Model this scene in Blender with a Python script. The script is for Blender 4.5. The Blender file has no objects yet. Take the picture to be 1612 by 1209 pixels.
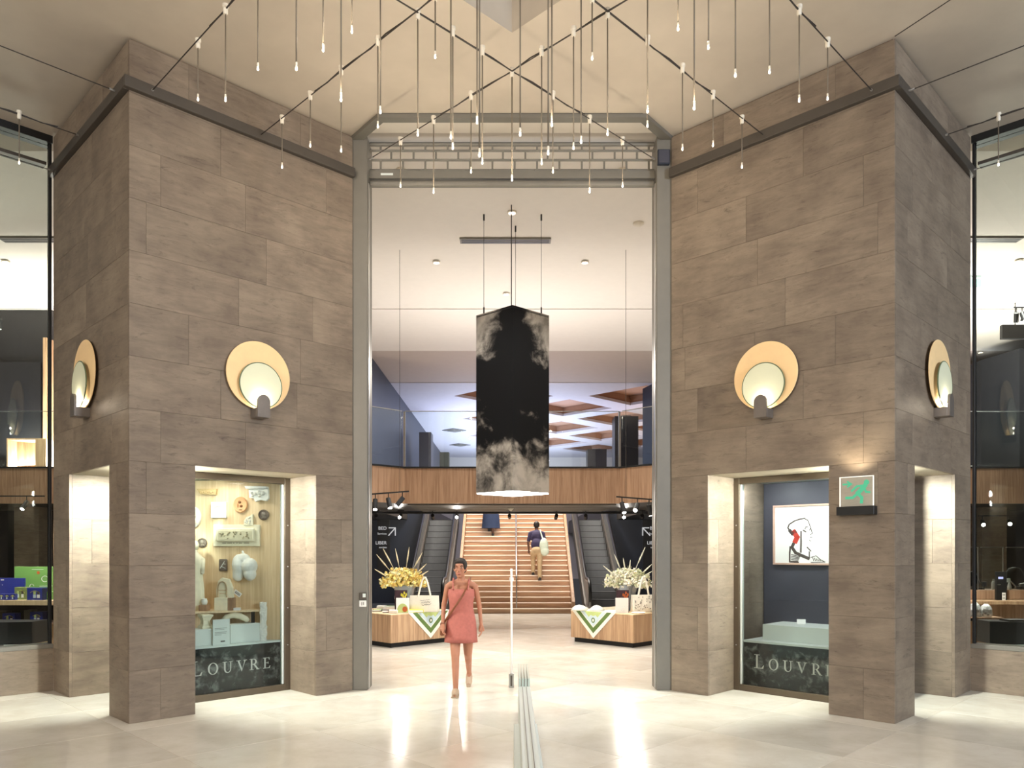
import bpy, bmesh, math, random
from mathutils import Vector, Matrix
from mathutils.geometry import tessellate_polygon

random.seed(7)
R2 = math.sqrt(0.5)
SC = bpy.context.scene
COL = SC.collection

# ------------------------------------------------------------------ camera, world, exposure, large lights
F, CX, HY, EYE = 1220.0, 806.0, 866.0, 1.70          # focal length and horizon of the 1612 x 1209 frame
cam = bpy.data.cameras.new('camera'); cam_o = bpy.data.objects.new('camera', cam); COL.objects.link(cam_o)
cam_o.location = (0, 0, EYE); cam_o.rotation_euler = (math.pi / 2, 0, 0)
cam.sensor_width = 36.0; cam.lens = 36.0 * F / 1612; cam.shift_x = 0.0; cam.shift_y = (HY - 604.5) / 1612
cam.clip_start = 0.05; cam.clip_end = 200
SC.camera = cam_o
SC.view_settings.view_transform = 'Standard'; SC.view_settings.look = 'None'
SC.view_settings.gamma = 1.0; SC.view_settings.use_curve_mapping = False
SC.view_settings.exposure = 0.0
world = bpy.data.worlds.new('world'); SC.world = world; world.use_nodes = True
world.node_tree.nodes['Background'].inputs[0].default_value = (0.9, 0.92, 1.0, 1)
world.node_tree.nodes['Background'].inputs[1].default_value = 0.05


def lamp(kind, loc, power, col=(1, 0.86, 0.68), size=0.05, aim=None, spot=90, blend=0.6, size_y=None, name='light'):
    l = bpy.data.lights.new(name, kind); l.energy = power; l.color = col
    if kind == 'AREA':
        l.size = size
        if size_y: l.shape = 'RECTANGLE'; l.size_y = size_y
    else:
        l.shadow_soft_size = size
    if kind == 'SPOT':
        l.spot_size = math.radians(spot); l.spot_blend = blend
    o = bpy.data.objects.new(name, l); COL.objects.link(o); o.location = loc
    if aim is not None:
        d = Vector(aim) - Vector(loc)
        o.rotation_euler = d.to_track_quat('-Z', 'Y').to_euler()
    return o


# added fill lamps overhead and behind the camera; a daylit passage to the right
lamp('AREA', (0, 2.6, 6.55), 95, (1, 0.93, 0.84), 3.0, aim=(0, 2.6, 0), name='overhead_fill')
lamp('AREA', (9.5, -2.5, 4.4), 1050, (0.78, 0.88, 1.0), 2.5, aim=(1.5, 8.5, 4.0), name='passage_light')
lamp('AREA', (-7.0, -3.0, 4.8), 640, (1, 0.93, 0.84), 3.5, aim=(-4.5, 8.5, 3.2), name='hall_fill')
lamp('AREA', (3.5, -4.5, 5.2), 40, (1, 0.93, 0.84), 3.5, aim=(2.5, 8.5, 3.2), name='hall_fill')
# added uplights standing in for bounce, then lamps washing the far mezzanine ceiling
lamp('AREA', (0.0, 17.6, 3.60), 190, (1, 0.94, 0.87), 5.0, aim=(0, 17.6, 9), size_y=1.6, name='ceiling_bounce_fill')
lamp('AREA', (-10.0, 17.0, 3.60), 760, (1, 0.92, 0.84), 3.0, aim=(-10, 15.5, 9), size_y=1.0, name='ceiling_bounce_fill')
lamp('AREA', (10.0, 17.6, 3.60), 760, (1, 0.92, 0.84), 3.0, aim=(10, 16.5, 9), size_y=1.6, name='ceiling_bounce_fill')
lamp('AREA', (0.0, 36, 3.7), 1500, (0.66, 0.74, 1.0), 6.0, aim=(0, 36, 9), size_y=14, name='mezzanine_cool_light')
lamp('AREA', (7.5, 33, 3.7), 350, (1, 0.72, 0.55), 4.0, aim=(7.5, 33, 9), size_y=10, name='mezzanine_warm_light')

# ------------------------------------------------------------------ helpers
WL = {}


def at(px, py, Y):
    return Vector(((px - CX) / F * Y, Y, EYE + (HY - py) / F * Y))


def frame(s):
    """pillar frame: u runs along the inner face from the front corner, v runs inwards, z up"""
    u = Vector((-s * R2, R2, 0)); v = Vector((s * R2, R2, 0))
    m = Matrix.Identity(4)
    for i in range(3):
        m[i][0] = u[i]; m[i][1] = v[i]; m[i][2] = (0, 0, 1)[i]
    m[0][3] = s * 3.74; m[1][3] = 7.57
    return m


def u_at(px, v, s):
    """u of the point of plane v seen at column px"""
    r = (px - CX) / F
    # X = s*3.74 + s*R2*(v-u) ; Y = 7.57 + R2*(u+v) ; X = r*Y
    return (s * 3.74 + s * R2 * v - r * 7.57 - r * R2 * v) / (R2 * (r + s))


def tag(o, label=None, cat=None, group=None, kind=None):
    if label: o['label'] = label
    if cat: o['category'] = cat
    if group: o['group'] = group
    if kind: o['kind'] = kind
    return o


def empty(name, loc, label=None, cat=None, group=None, kind=None, parent=None):
    o = bpy.data.objects.new(name, None); COL.objects.link(o)
    loc = Vector(loc)
    if parent is not None:
        o.parent = parent; o.location = loc - WL[parent.name]
    else:
        o.location = loc
    o.empty_display_size = 0.1
    WL[o.name] = loc
    return tag(o, label, cat, group, kind)


class MB:
    def __init__(self, M=None):
        self.bm = bmesh.new(); self.M = M

    def _t(self, p):
        p = Vector(p)
        return self.M @ p if self.M is not None else p

    def box(self, x0, x1, y0, y1, z0, z1, bev=0.0, seg=1, M=None):
        vs = []
        for x, y, z in ((x0, y0, z0), (x1, y0, z0), (x1, y1, z0), (x0, y1, z0), (x0, y0, z1), (x1, y0, z1), (x1, y1, z1), (x0, y1, z1)):
            p = Vector((x, y, z))
            if M is not None: p = M @ p
            vs.append(self.bm.verts.new(self._t(p)))
        fs = [self.bm.faces.new([vs[i] for i in q]) for q in ((0, 3, 2, 1), (4, 5, 6, 7), (0, 1, 5, 4), (1, 2, 6, 5), (2, 3, 7, 6), (3, 0, 4, 7))]
        if bev > 0:
            es = set(e for f in fs for e in f.edges)
            bmesh.ops.bevel(self.bm, geom=list(es), offset=bev, segments=seg, affect='EDGES', profile=0.5)
        return self

    def prism(self, poly, z0, z1, M=None):
        """polygon in local xy, extruded from z0 to z1"""
        def T(p): return self._t(M @ Vector(p)) if M is not None else self._t(p)
        a = [self.bm.verts.new(T((x, y, z0))) for x, y in poly]
        b = [self.bm.verts.new(T((x, y, z1))) for x, y in poly]
        n = len(poly)
        self.bm.faces.new(a[::-1]); self.bm.faces.new(b)
        for i in range(n):
            self.bm.faces.new((a[i], a[(i + 1) % n], b[(i + 1) % n], b[i]))
        return self

    def tube(self, pts, r, n=8, caps=True):
        pts = [self._t(p) for p in pts]
        rs = r if isinstance(r, (list, tuple)) else [r] * len(pts)
        rings = []; up = None
        for i, p in enumerate(pts):
            d = (pts[min(i + 1, len(pts) - 1)] - pts[max(i - 1, 0)]).normalized()
            if up is None:
                up = d.orthogonal().normalized()
            else:
                up = (up - d * up.dot(d))
                up = up.normalized() if up.length > 1e-6 else d.orthogonal().normalized()
            sd = d.cross(up)
            rings.append([self.bm.verts.new(p + (up * math.cos(2 * math.pi * k / n) + sd * math.sin(2 * math.pi * k / n)) * rs[i]) for k in range(n)])
        for a, b in zip(rings, rings[1:]):
            for k in range(n):
                self.bm.faces.new((a[k], a[(k + 1) % n], b[(k + 1) % n], b[k]))
        if caps:
            self.bm.faces.new(rings[0][::-1]); self.bm.faces.new(rings[-1])
        return self

    def lathe(self, prof, c, n=24, M=None, sx=1.0, sy=1.0):
        """profile of (r, z) turned about the local z axis at c"""
        def T(p): return self._t(M @ Vector(p)) if M is not None else self._t(p)
        c = Vector(c); rings = []
        for r, z in prof:
            if r < 1e-6:
                rings.append([self.bm.verts.new(T(c + Vector((0, 0, z))))])
            else:
                rings.append([self.bm.verts.new(T(c + Vector((sx * r * math.cos(2 * math.pi * k / n), sy * r * math.sin(2 * math.pi * k / n), z)))) for k in range(n)])
        for a, b in zip(rings, rings[1:]):
            for k in range(n):
                q = [a[k % len(a)], a[(k + 1) % len(a)], b[(k + 1) % len(b)], b[k % len(b)]]
                q = list(dict.fromkeys(q))
                if len(q) > 2: self.bm.faces.new(q)
        for rg, rev in ((rings[0], True), (rings[-1], False)):
            if len(rg) > 2: self.bm.faces.new(rg[::-1] if rev else rg)
        return self

    def ell(self, c, r, n=12, M=None):
        m = max(4, n // 2)
        rx, ry, rz = r if isinstance(r, (tuple, list)) else (r, r, r)
        prof = [(math.sin(math.pi * i / m), -math.cos(math.pi * i / m)) for i in range(m + 1)]
        S = Matrix.Translation(Vector(c)) @ Matrix.Diagonal((rx, ry, rz, 1))
        return self.lathe(prof, (0, 0, 0), n, M=(M @ S if M is not None else S))

    def cap(self, a, b, r0, r1, n=10):
        """tapered capsule"""
        a = Vector(a); b = Vector(b)
        self.tube([a, a.lerp(b, 0.5), b], [r0, (r0 + r1) / 2, r1], n)
        self.ell(a, r0, n); self.ell(b, r1, n)
        return self

    def loft(self, rings, caps=True):
        rr = [[self.bm.verts.new(self._t(p)) for p in ring] for ring in rings]
        n = len(rr[0])
        for a, b in zip(rr, rr[1:]):
            for k in range(n):
                self.bm.faces.new((a[k], a[(k + 1) % n], b[(k + 1) % n], b[k]))
        if caps:
            self.bm.faces.new(rr[0][::-1]); self.bm.faces.new(rr[-1])
        return self

    def stroke(self, pts, w, M, d0=0.0, d1=0.002):
        """flat pen stroke in local xz, thickness along local y"""
        for (ax, az), (bx, bz) in zip(pts, pts[1:]):
            dx, dz = bx - ax, bz - az
            L = math.hypot(dx, dz) or 1e-6
            nx, nz = -dz / L * w / 2, dx / L * w / 2
            ex, ez = dx / L * w * 0.3, dz / L * w * 0.3
            quad = [(ax - ex + nx, az - ez + nz), (ax - ex - nx, az - ez - nz), (bx + ex - nx, bz + ez - nz), (bx + ex + nx, bz + ez + nz)]
            self.poly(quad, M, d0, d1)
        return self

    def poly(self, pts, M, d0=0.0, d1=0.002):
        a = [self.bm.verts.new(self._t(M @ Vector((x, d0, z)))) for x, z in pts]
        b = [self.bm.verts.new(self._t(M @ Vector((x, d1, z)))) for x, z in pts]
        n = len(pts)
        self.bm.faces.new(a[::-1]); self.bm.faces.new(b)
        for i in range(n):
            self.bm.faces.new((a[i], a[(i + 1) % n], b[(i + 1) % n], b[i]))
        return self

    def build(self, name, mat, parent=None, smooth=False, origin=None, flat_angle=None):
        bm = self.bm
        bmesh.ops.recalc_face_normals(bm, faces=bm.faces[:])
        bm.verts.index_update()
        if origin is None:
            xs = [v.co.x for v in bm.verts]; ys = [v.co.y for v in bm.verts]; zs = [v.co.z for v in bm.verts]
            origin = Vector(((min(xs) + max(xs)) / 2, (min(ys) + max(ys)) / 2, min(zs) if parent is None else (min(zs) + max(zs)) / 2))
        origin = Vector(origin)
        for v in bm.verts: v.co -= origin
        me = bpy.data.meshes.new(name); bm.to_mesh(me); bm.free()
        if mat is not None:
            for m in (mat if isinstance(mat, (list, tuple)) else [mat]): me.materials.append(m)
        if smooth:
            for p in me.polygons: p.use_smooth = True
            if flat_angle: 
                try: me.set_sharp_from_angle(angle=math.radians(flat_angle))
                except Exception: pass
        o = bpy.data.objects.new(name, me); COL.objects.link(o)
        if parent is not None:
            o.parent = parent; o.location = origin - WL[parent.name]
        else:
            o.location = origin
        WL[o.name] = origin
        return o


def dup(root, loc, label=None, group=None):
    r = root.copy(); COL.objects.link(r); r.location = loc; WL[r.name] = Vector(loc)
    if label: r['label'] = label
    if group: r['group'] = group
    for ch in list(root.children):
        c = ch.copy(); COL.objects.link(c); c.parent = r
        for g in list(ch.children):
            d = g.copy(); COL.objects.link(d); d.parent = c
    return r


# ------------------------------------------------------------------ materials
def nodes(m):
    m.use_nodes = True
    nt = m.node_tree
    return nt, nt.nodes['Principled BSDF']


def N(nt, t, **kw):
    n = nt.nodes.new(t)
    for k, v in kw.items():
        if k.startswith('i_'):
            key = k[2:]
            n.inputs[int(key) if key.isdigit() else key].default_value = v
        else:
            setattr(n, k, v)
    return n


def srgb(r, g, b):
    f = lambda c: (c / 255 / 12.92) if c / 255 <= 0.04045 else ((c / 255 + 0.055) / 1.055) ** 2.4
    return (f(r), f(g), f(b))


def pm(name, col, rough=0.6, metal=0.0, amp=0.08, scale=6.0, bump=0.0, stretch=(1, 1, 1), spec=0.5, coat=0.0, trans=0.0):
    m = bpy.data.materials.new(name); nt, b = nodes(m)
    tc = N(nt, 'ShaderNodeTexCoord')
    mp = N(nt, 'ShaderNodeMapping'); mp.inputs['Scale'].default_value = stretch
    nt.links.new(tc.outputs['Object'], mp.inputs[0])
    no = N(nt, 'ShaderNodeTexNoise', i_Scale=scale, i_Detail=4.0, i_Roughness=0.6)
    nt.links.new(mp.outputs[0], no.inputs['Vector'])
    cr = N(nt, 'ShaderNodeValToRGB')
    cr.color_ramp.elements[0].position = 0.3; cr.color_ramp.elements[1].position = 0.7
    cr.color_ramp.elements[0].color = tuple(c * (1 - amp) for c in col) + (1,)
    cr.color_ramp.elements[1].color = tuple(min(1, c * (1 + amp)) for c in col) + (1,)
    nt.links.new(no.outputs['Fac'], cr.inputs[0]); nt.links.new(cr.outputs[0], b.inputs['Base Color'])
    b.inputs['Roughness'].default_value = rough; b.inputs['Metallic'].default_value = metal
    b.inputs['Specular IOR Level'].default_value = spec
    if coat: b.inputs['Coat Weight'].default_value = coat
    if bump:
        bp = N(nt, 'ShaderNodeBump', i_Strength=bump, i_Distance=0.01)
        nt.links.new(no.outputs['Fac'], bp.inputs['Height']); nt.links.new(bp.outputs[0], b.inputs['Normal'])
    return m


def stone_mat(name, c0, c1, dark, streak=5.0, rough=0.62, vein=0.62):
    """limestone with bedding streaks; every slab is cut from another place of the block"""
    m = bpy.data.materials.new(name); nt, b = nodes(m); L = nt.links.new
    geo = N(nt, 'ShaderNodeNewGeometry'); oi = N(nt, 'ShaderNodeObjectInfo')
    off = N(nt, 'ShaderNodeMath', operation='MULTIPLY', i_1=40.0); L(oi.outputs['Random'], off.inputs[0])
    cb = N(nt, 'ShaderNodeCombineXYZ'); [L(off.outputs[0], cb.inputs[i]) for i in range(3)]
    ad = N(nt, 'ShaderNodeVectorMath', operation='ADD'); L(geo.outputs['Position'], ad.inputs[0]); L(cb.outputs[0], ad.inputs[1])
    mp = N(nt, 'ShaderNodeMapping'); mp.inputs['Scale'].default_value = (1.0, 1.0, streak); L(ad.outputs[0], mp.inputs[0])
    n1 = N(nt, 'ShaderNodeTexNoise', i_Scale=2.2, i_Detail=8.0, i_Roughness=0.72, i_Distortion=0.5); L(mp.outputs[0], n1.inputs['Vector'])
    n2 = N(nt, 'ShaderNodeTexNoise', i_Scale=2.1, i_Detail=5.0, i_Roughness=0.55); L(ad.outputs[0], n2.inputs['Vector'])
    n3 = N(nt, 'ShaderNodeTexNoise', i_Scale=3.4, i_Detail=9.0, i_Roughness=0.78, i_Distortion=1.6); L(mp.outputs[0], n3.inputs['Vector'])
    r1 = N(nt, 'ShaderNodeValToRGB'); r1.color_ramp.elements[0].position = 0.38; r1.color_ramp.elements[1].position = 0.62
    r1.color_ramp.elements[0].color = c0 + (1,); r1.color_ramp.elements[1].color = c1 + (1,)
    mx0 = N(nt, 'ShaderNodeMath', operation='ADD'); h1 = N(nt, 'ShaderNodeMath', operation='MULTIPLY', i_1=0.5); h2 = N(nt, 'ShaderNodeMath', operation='MULTIPLY', i_1=0.5)
    L(n1.outputs['Fac'], h1.inputs[0]); L(n2.outputs['Fac'], h2.inputs[0]); L(h1.outputs[0], mx0.inputs[0]); L(h2.outputs[0], mx0.inputs[1])
    L(mx0.outputs[0], r1.inputs[0])
    # dark bedding veins
    r3 = N(nt, 'ShaderNodeMapRange'); r3.inputs[1].default_value = 0.55; r3.inputs[2].default_value = 0.68; r3.inputs[3].default_value = 0.0; r3.inputs[4].default_value = vein
    L(n3.outputs['Fac'], r3.inputs[0])
    mx = N(nt, 'ShaderNodeMix', data_type='RGBA'); L(r3.outputs[0], mx.inputs[0]); L(r1.outputs[0], mx.inputs[6]); mx.inputs[7].default_value = dark + (1,)
    # slab to slab tone
    tone = N(nt, 'ShaderNodeMapRange'); tone.inputs[3].default_value = 0.90; tone.inputs[4].default_value = 1.08; L(oi.outputs['Random'], tone.inputs[0])
    hs = N(nt, 'ShaderNodeHueSaturation'); L(tone.outputs[0], hs.inputs['Value']); L(mx.outputs[2], hs.inputs['Color'])
    L(hs.outputs[0], b.inputs['Base Color'])
    b.inputs['Roughness'].default_value = rough
    bp = N(nt, 'ShaderNodeBump', i_Strength=0.12, i_Distance=0.004); L(n3.outputs['Fac'], bp.inputs['Height']); L(bp.outputs[0], b.inputs['Normal'])
    return m


def wood_mat(name, c0, c1, lines=60.0, rough=0.45, axis='h'):
    """upright slatted veneer: fine vertical grain, narrow dark grooves"""
    m = bpy.data.materials.new(name); nt, b = nodes(m); L = nt.links.new
    geo = N(nt, 'ShaderNodeNewGeometry')
    mp = N(nt, 'ShaderNodeMapping')
    mp.inputs['Scale'].default_value = (1, 1, 0.04) if axis == 'h' else (0.05, 1, 1)
    L(geo.outputs['Position'], mp.inputs[0])
    n1 = N(nt, 'ShaderNodeTexNoise', i_Scale=lines * 0.5, i_Detail=3.0, i_Roughness=0.7); L(mp.outputs[0], n1.inputs['Vector'])
    n2 = N(nt, 'ShaderNodeTexNoise', i_Scale=11.0, i_Detail=2.0); L(mp.outputs[0], n2.inputs['Vector'])
    ad = N(nt, 'ShaderNodeMath', operation='ADD'); h = N(nt, 'ShaderNodeMath', operation='MULTIPLY', i_1=0.3); L(n2.outputs['Fac'], h.inputs[0])
    g = N(nt, 'ShaderNodeMath', operation='MULTIPLY', i_1=0.7); L(n1.outputs['Fac'], g.inputs[0])
    L(h.outputs[0], ad.inputs[0]); L(g.outputs[0], ad.inputs[1])
    r = N(nt, 'ShaderNodeValToRGB'); r.color_ramp.elements[0].position = 0.40; r.color_ramp.elements[1].position = 0.60
    r.color_ramp.elements[0].color = c0 + (1,); r.color_ramp.elements[1].color = c1 + (1,)
    L(ad.outputs[0], r.inputs[0]); L(r.outputs[0], b.inputs['Base Color']); b.inputs['Roughness'].default_value = rough
    bp = N(nt, 'ShaderNodeBump', i_Strength=0.15, i_Distance=0.003); L(n1.outputs['Fac'], bp.inputs['Height']); L(bp.outputs[0], b.inputs['Normal'])
    return m


def glass_mat(name, tint=(0.93, 0.97, 0.95), refl=1.0):
    m = bpy.data.materials.new(name); m.use_nodes = True; nt = m.node_tree; nt.nodes.clear(); L = nt.links.new
    out = N(nt, 'ShaderNodeOutputMaterial'); tr = N(nt, 'ShaderNodeBsdfTransparent'); gl = N(nt, 'ShaderNodeBsdfGlossy')
    tr.inputs[0].default_value = tint + (1,); gl.inputs['Roughness'].default_value = 0.0
    fr = N(nt, 'ShaderNodeFresnel', i_IOR=1.45); mu = N(nt, 'ShaderNodeMath', operation='MULTIPLY', i_1=refl); L(fr.outputs[0], mu.inputs[0])
    mx = N(nt, 'ShaderNodeMixShader'); L(mu.outputs[0], mx.inputs[0]); L(tr.outputs[0], mx.inputs[1]); L(gl.outputs[0], mx.inputs[2]); L(mx.outputs[0], out.inputs[0])
    return m


def emis(name, col, strength, sample=True):
    m = bpy.data.materials.new(name); m.use_nodes = True; nt = m.node_tree; nt.nodes.clear()
    out = N(nt, 'ShaderNodeOutputMaterial'); e = N(nt, 'ShaderNodeEmission'); e.inputs[0].default_value = tuple(col) + (1,); e.inputs[1].default_value = strength
    nt.links.new(e.outputs[0], out.inputs[0])
    if not sample:
        m.cycles.emission_sampling = 'NONE'
    return m


def cloud_mat(name, dark, light, zspan, low, mode):
    """printed night-sky photograph: pale clouds on near-black"""
    m = bpy.data.materials.new(name); nt, b = nodes(m); L = nt.links.new
    tc = N(nt, 'ShaderNodeTexCoord'); sp = N(nt, 'ShaderNodeSeparateXYZ'); L(tc.outputs['Object'], sp.inputs[0])
    sc = 1.0 / zspan
    nz = N(nt, 'ShaderNodeTexNoise', i_Scale=3.2 * sc * (2.4 if mode == 'prism' else 2.0), i_Detail=9.0, i_Roughness=0.62, i_Distortion=0.4); L(tc.outputs['Object'], nz.inputs['Vector'])
    nb = N(nt, 'ShaderNodeTexNoise', i_Scale=1.5 * sc * 2.0, i_Detail=2.0); L(tc.outputs['Object'], nb.inputs['Vector'])
    zz = N(nt, 'ShaderNodeMath', operation='MULTIPLY', i_1=sc); L(sp.outputs['Z'], zz.inputs[0])
    cr = N(nt, 'ShaderNodeValToRGB'); cr.color_ramp.interpolation = 'EASE'
    els = low
    cr.color_ramp.elements[0].position = els[0][0]; cr.color_ramp.elements[0].color = (els[0][1],) * 3 + (1,)
    cr.color_ramp.elements[1].position = els[-1][0]; cr.color_ramp.elements[1].color = (els[-1][1],) * 3 + (1,)
    for p, v in els[1:-1]:
        e = cr.color_ramp.elements.new(p); e.color = (v,) * 3 + (1,)
    L(zz.outputs[0], cr.inputs[0])
    a = N(nt, 'ShaderNodeMath', operation='ADD'); L(nz.outputs['Fac'], a.inputs[0]); L(cr.outputs[0], a.inputs[1])
    last = a
    if mode == 'prism':
        # clouds gather towards the outer edges at the top
        ax = N(nt, 'ShaderNodeMath', operation='ABSOLUTE'); L(sp.outputs['X'], ax.inputs[0])
        w = N(nt, 'ShaderNodeMath', operation='MULTIPLY', i_1=1.6); L(ax.outputs[0], w.inputs[0])
        t = N(nt, 'ShaderNodeMapRange'); t.inputs[1].default_value = 0.66; t.inputs[2].default_value = 1.0; L(zz.outputs[0], t.inputs[0])
        k = N(nt, 'ShaderNodeMath', operation='MULTIPLY'); L(w.outputs[0], k.inputs[0]); L(t.outputs[0], k.inputs[1])
        a2 = N(nt, 'ShaderNodeMath', operation='ADD'); L(a.outputs[0], a2.inputs[0]); L(k.outputs[0], a2.inputs[1]); last = a2
    a3 = N(nt, 'ShaderNodeMath', operation='MULTIPLY_ADD', i_1=0.35, i_2=0.0); L(nb.outputs['Fac'], a3.inputs[0]); L(last.outputs[0], a3.inputs[2])
    mr = N(nt, 'ShaderNodeMapRange', interpolation_type='SMOOTHSTEP'); mr.inputs[1].default_value = 0.95; mr.inputs[2].default_value = 1.25; L(a3.outputs[0], mr.inputs[0])
    mx = N(nt, 'ShaderNodeMix', data_type='RGBA'); L(mr.outputs[0], mx.inputs[0]); mx.inputs[6].default_value = dark + (1,)
    lt = N(nt, 'ShaderNodeValToRGB'); lt.color_ramp.elements[0].position = .38; lt.color_ramp.elements[1].position = .62
    lt.color_ramp.elements[0].color = tuple(c * .45 for c in light) + (1,); lt.color_ramp.elements[1].color = light + (1,)
    L(nz.outputs['Fac'], lt.inputs[0]); L(lt.outputs[0], mx.inputs[7])
    L(mx.outputs[2], b.inputs['Base Color']); b.inputs['Specular IOR Level'].default_value = .2; b.inputs['Roughness'].default_value = 0.6
    return m


M = {}
M['stone'] = stone_mat('limestone', srgb(110, 96, 83), srgb(141, 126, 109), srgb(70, 57, 47))
M['joint'] = pm('stone_core', srgb(120, 102, 84), 0.8, amp=0.05)
M['soffit'] = pm('stone_soffit', srgb(176, 164, 142), 0.7, amp=0.05)
M['concrete'] = pm('warm_concrete', srgb(196, 185, 170), 0.75, amp=0.10, scale=0.9, bump=0.05)
M['white'] = pm('white_paint', srgb(228, 221, 212), 0.7, amp=0.015)
M['greige'] = pm('greige_wall_and_bay_shade', srgb(192, 178, 165), 0.7, amp=0.02)
M['coffer'] = pm('coffer_beam', srgb(205, 200, 205), 0.6, amp=0.03)
M['coffer_in'] = pm('coffer_brown', srgb(170, 130, 104), 0.7, amp=0.04)
M['steel'] = pm('grey_steel', srgb(122, 118, 110), 0.45, 0.25, amp=0.04)
M['steel_dark'] = pm('dark_steel', srgb(84, 78, 72), 0.45, 0.35, amp=0.04)
M['bronze'] = pm('dark_bronze', srgb(92, 80, 66), 0.42, 0.4, amp=0.05)
M['chrome'] = pm('brushed_metal', srgb(190, 190, 190), 0.28, 0.9, amp=0.05)
M['black'] = pm('black_metal', srgb(24, 24, 25), 0.5, 0.1, amp=0.1)
M['rubber'] = pm('black_rubber', srgb(18, 18, 20), 0.4, amp=0.1)
M['navy'] = pm('navy_paint', srgb(34, 42, 60), 0.45, amp=0.06)
M['navy2'] = pm('slate_navy_paint', srgb(64, 65, 77), 0.5, amp=0.06, scale=2)
M['night'] = pm('near_black_paint', srgb(30, 30, 34), 0.4, amp=0.08)
M['wood'] = wood_mat('slatted_oak', srgb(166, 130, 98), srgb(202, 168, 132))
M['wood_dark'] = wood_mat('slatted_oak_fascia', srgb(146, 112, 86), srgb(176, 142, 114))
M['wood_pale'] = wood_mat('pale_oak', srgb(214, 184, 144), srgb(234, 208, 170))
M['wood_step'] = wood_mat('oak_steps', srgb(158, 122, 94), srgb(188, 152, 120), axis='x')
M['nosing'] = pm('pale_nosing', srgb(244, 230, 212), 0.5, amp=0.02)
M['cast'] = pm('white_plaster', srgb(236, 236, 230), 0.75, amp=0.04, bump=0.1, scale=20)
M['cream'] = pm('cream_plaster', srgb(238, 230, 204), 0.75, amp=0.05, bump=0.1, scale=20)
M['rough_plaster'] = pm('rough_plaster', srgb(232, 230, 222), 0.85, amp=0.15, bump=0.9, scale=40)
M['tan'] = pm('tan_stone', srgb(206, 178, 130), 0.8, amp=0.15, scale=30, bump=0.3)
M['terra'] = pm('terracotta', srgb(226, 172, 124), 0.7, amp=0.07, scale=25)
M['coin'] = pm('dark_coin', srgb(112, 98, 88), 0.5, 0.3, amp=0.25, scale=40, bump=0.5)
M['grey_white'] = pm('pale_grey_board', srgb(214, 220, 216), 0.6, amp=0.01)
M['ivory'] = pm('ivory_plastic', srgb(226, 218, 202), 0.5, amp=0.02)
M['cable'] = pm('dark_cable', srgb(52, 46, 42), 0.6, amp=0.1)
M['rod'] = pm('pendant_rod', srgb(112, 102, 88), 0.5, 0.0, amp=0.03)
M['glass'] = glass_mat('clear_glass', (0.94, 0.975, 0.96))
M['glass_win'] = glass_mat('window_glass', (0.90, 0.94, 0.92), 1.0)
M['bulb'] = emis('bulb_glow', (1, 0.88, 0.68), 9.0, sample=False)
M['down'] = emis('downlight_glow', (1, 0.90, 0.76), 14.0, sample=False)
M['spotglow'] = emis('spot_glow', (1, 0.95, 0.88), 30.0, sample=False)
M['tubeglow'] = emis('tube_glow', (1, 0.98, 0.95), 6.0, sample=False)
M['letter'] = pm('white_lettering', srgb(226, 224, 218), 0.6, amp=0.01)
M['paper'] = pm('white_paper', srgb(240, 238, 234), 0.8, amp=0.01)
M['ink'] = pm('dark_ink', srgb(84, 74, 70), 0.8, amp=0.08)
M['red_ink'] = pm('red_ink', srgb(206, 66, 52), 0.8, amp=0.05)

# polished floor stone
m = stone_mat('polished_limestone_floor', srgb(207, 200, 186), srgb(223, 218, 207), srgb(192, 180, 160), streak=1.0, rough=0.16, vein=0.25)
M['floor'] = m
nt = m.node_tree
for n in list(nt.nodes):
    if n.type == 'BUMP': n.inputs['Strength'].default_value = 0.012
M['floor_joint'] = pm('floor_joint', srgb(150, 136, 116), 0.5, amp=0.03)

# ------------------------------------------------------------------ the hall: floor
fb = MB().box(-20, 20, -6, 21.0, -0.06, -0.004)
floor = tag(fb.build('floor', M['floor_joint'], origin=(0, 8, -0.06)), kind='structure')
TS = 1.28
tile_me = None
for i in range(-22, 24):
    for j in range(-6, 26):
        # tiles follow the pillars: lines X+Y and Y-X
        a = 3.83 + i * TS / R2 * 0.5 * 2 * R2 * R2 if False else None
        cu = (i + 0.5) * TS; cv = (j + 0.5) * TS
        X = (cu - cv) * R2; Y = (cu + cv) * R2 + 0.03
        if not (3.2 < Y < 21.2 and abs(X) < 0.66 * Y + 1.0 and abs(X) < 9.5): continue
        if Y > 12 and abs(X) > 5.2: continue
        if tile_me is None:
            h = TS / 2 - 0.0018
            mb = MB(); mb.box(-h, h, -h, h, -0.02, 0.0, bev=0.0012)
            t = mb.build('floor_tile', M['floor'], floor, origin=(0, 0, 0)); tile_me = t.data
        else:
            t = bpy.data.objects.new('floor_tile', tile_me); COL.objects.link(t); t.parent = floor
        t.location = Vector((X, Y, 0)) - WL[floor.name]; t.rotation_euler = (0, 0, math.pi / 4)

# ------------------------------------------------------------------ ceilings
HZ = 6.72
outer = [(-14, -6), (14, -6), (14, 9.75), (1.93, 9.75), (1.93, 9.38), (1.50, 8.90), (-1.50, 8.90), (-1.93, 9.38), (-1.93, 9.75), (-14, 9.75)]
hole = [(0, 7.52), (3, 4.52), (0, 1.52), (-3, 4.52)]
mb = MB()


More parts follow.
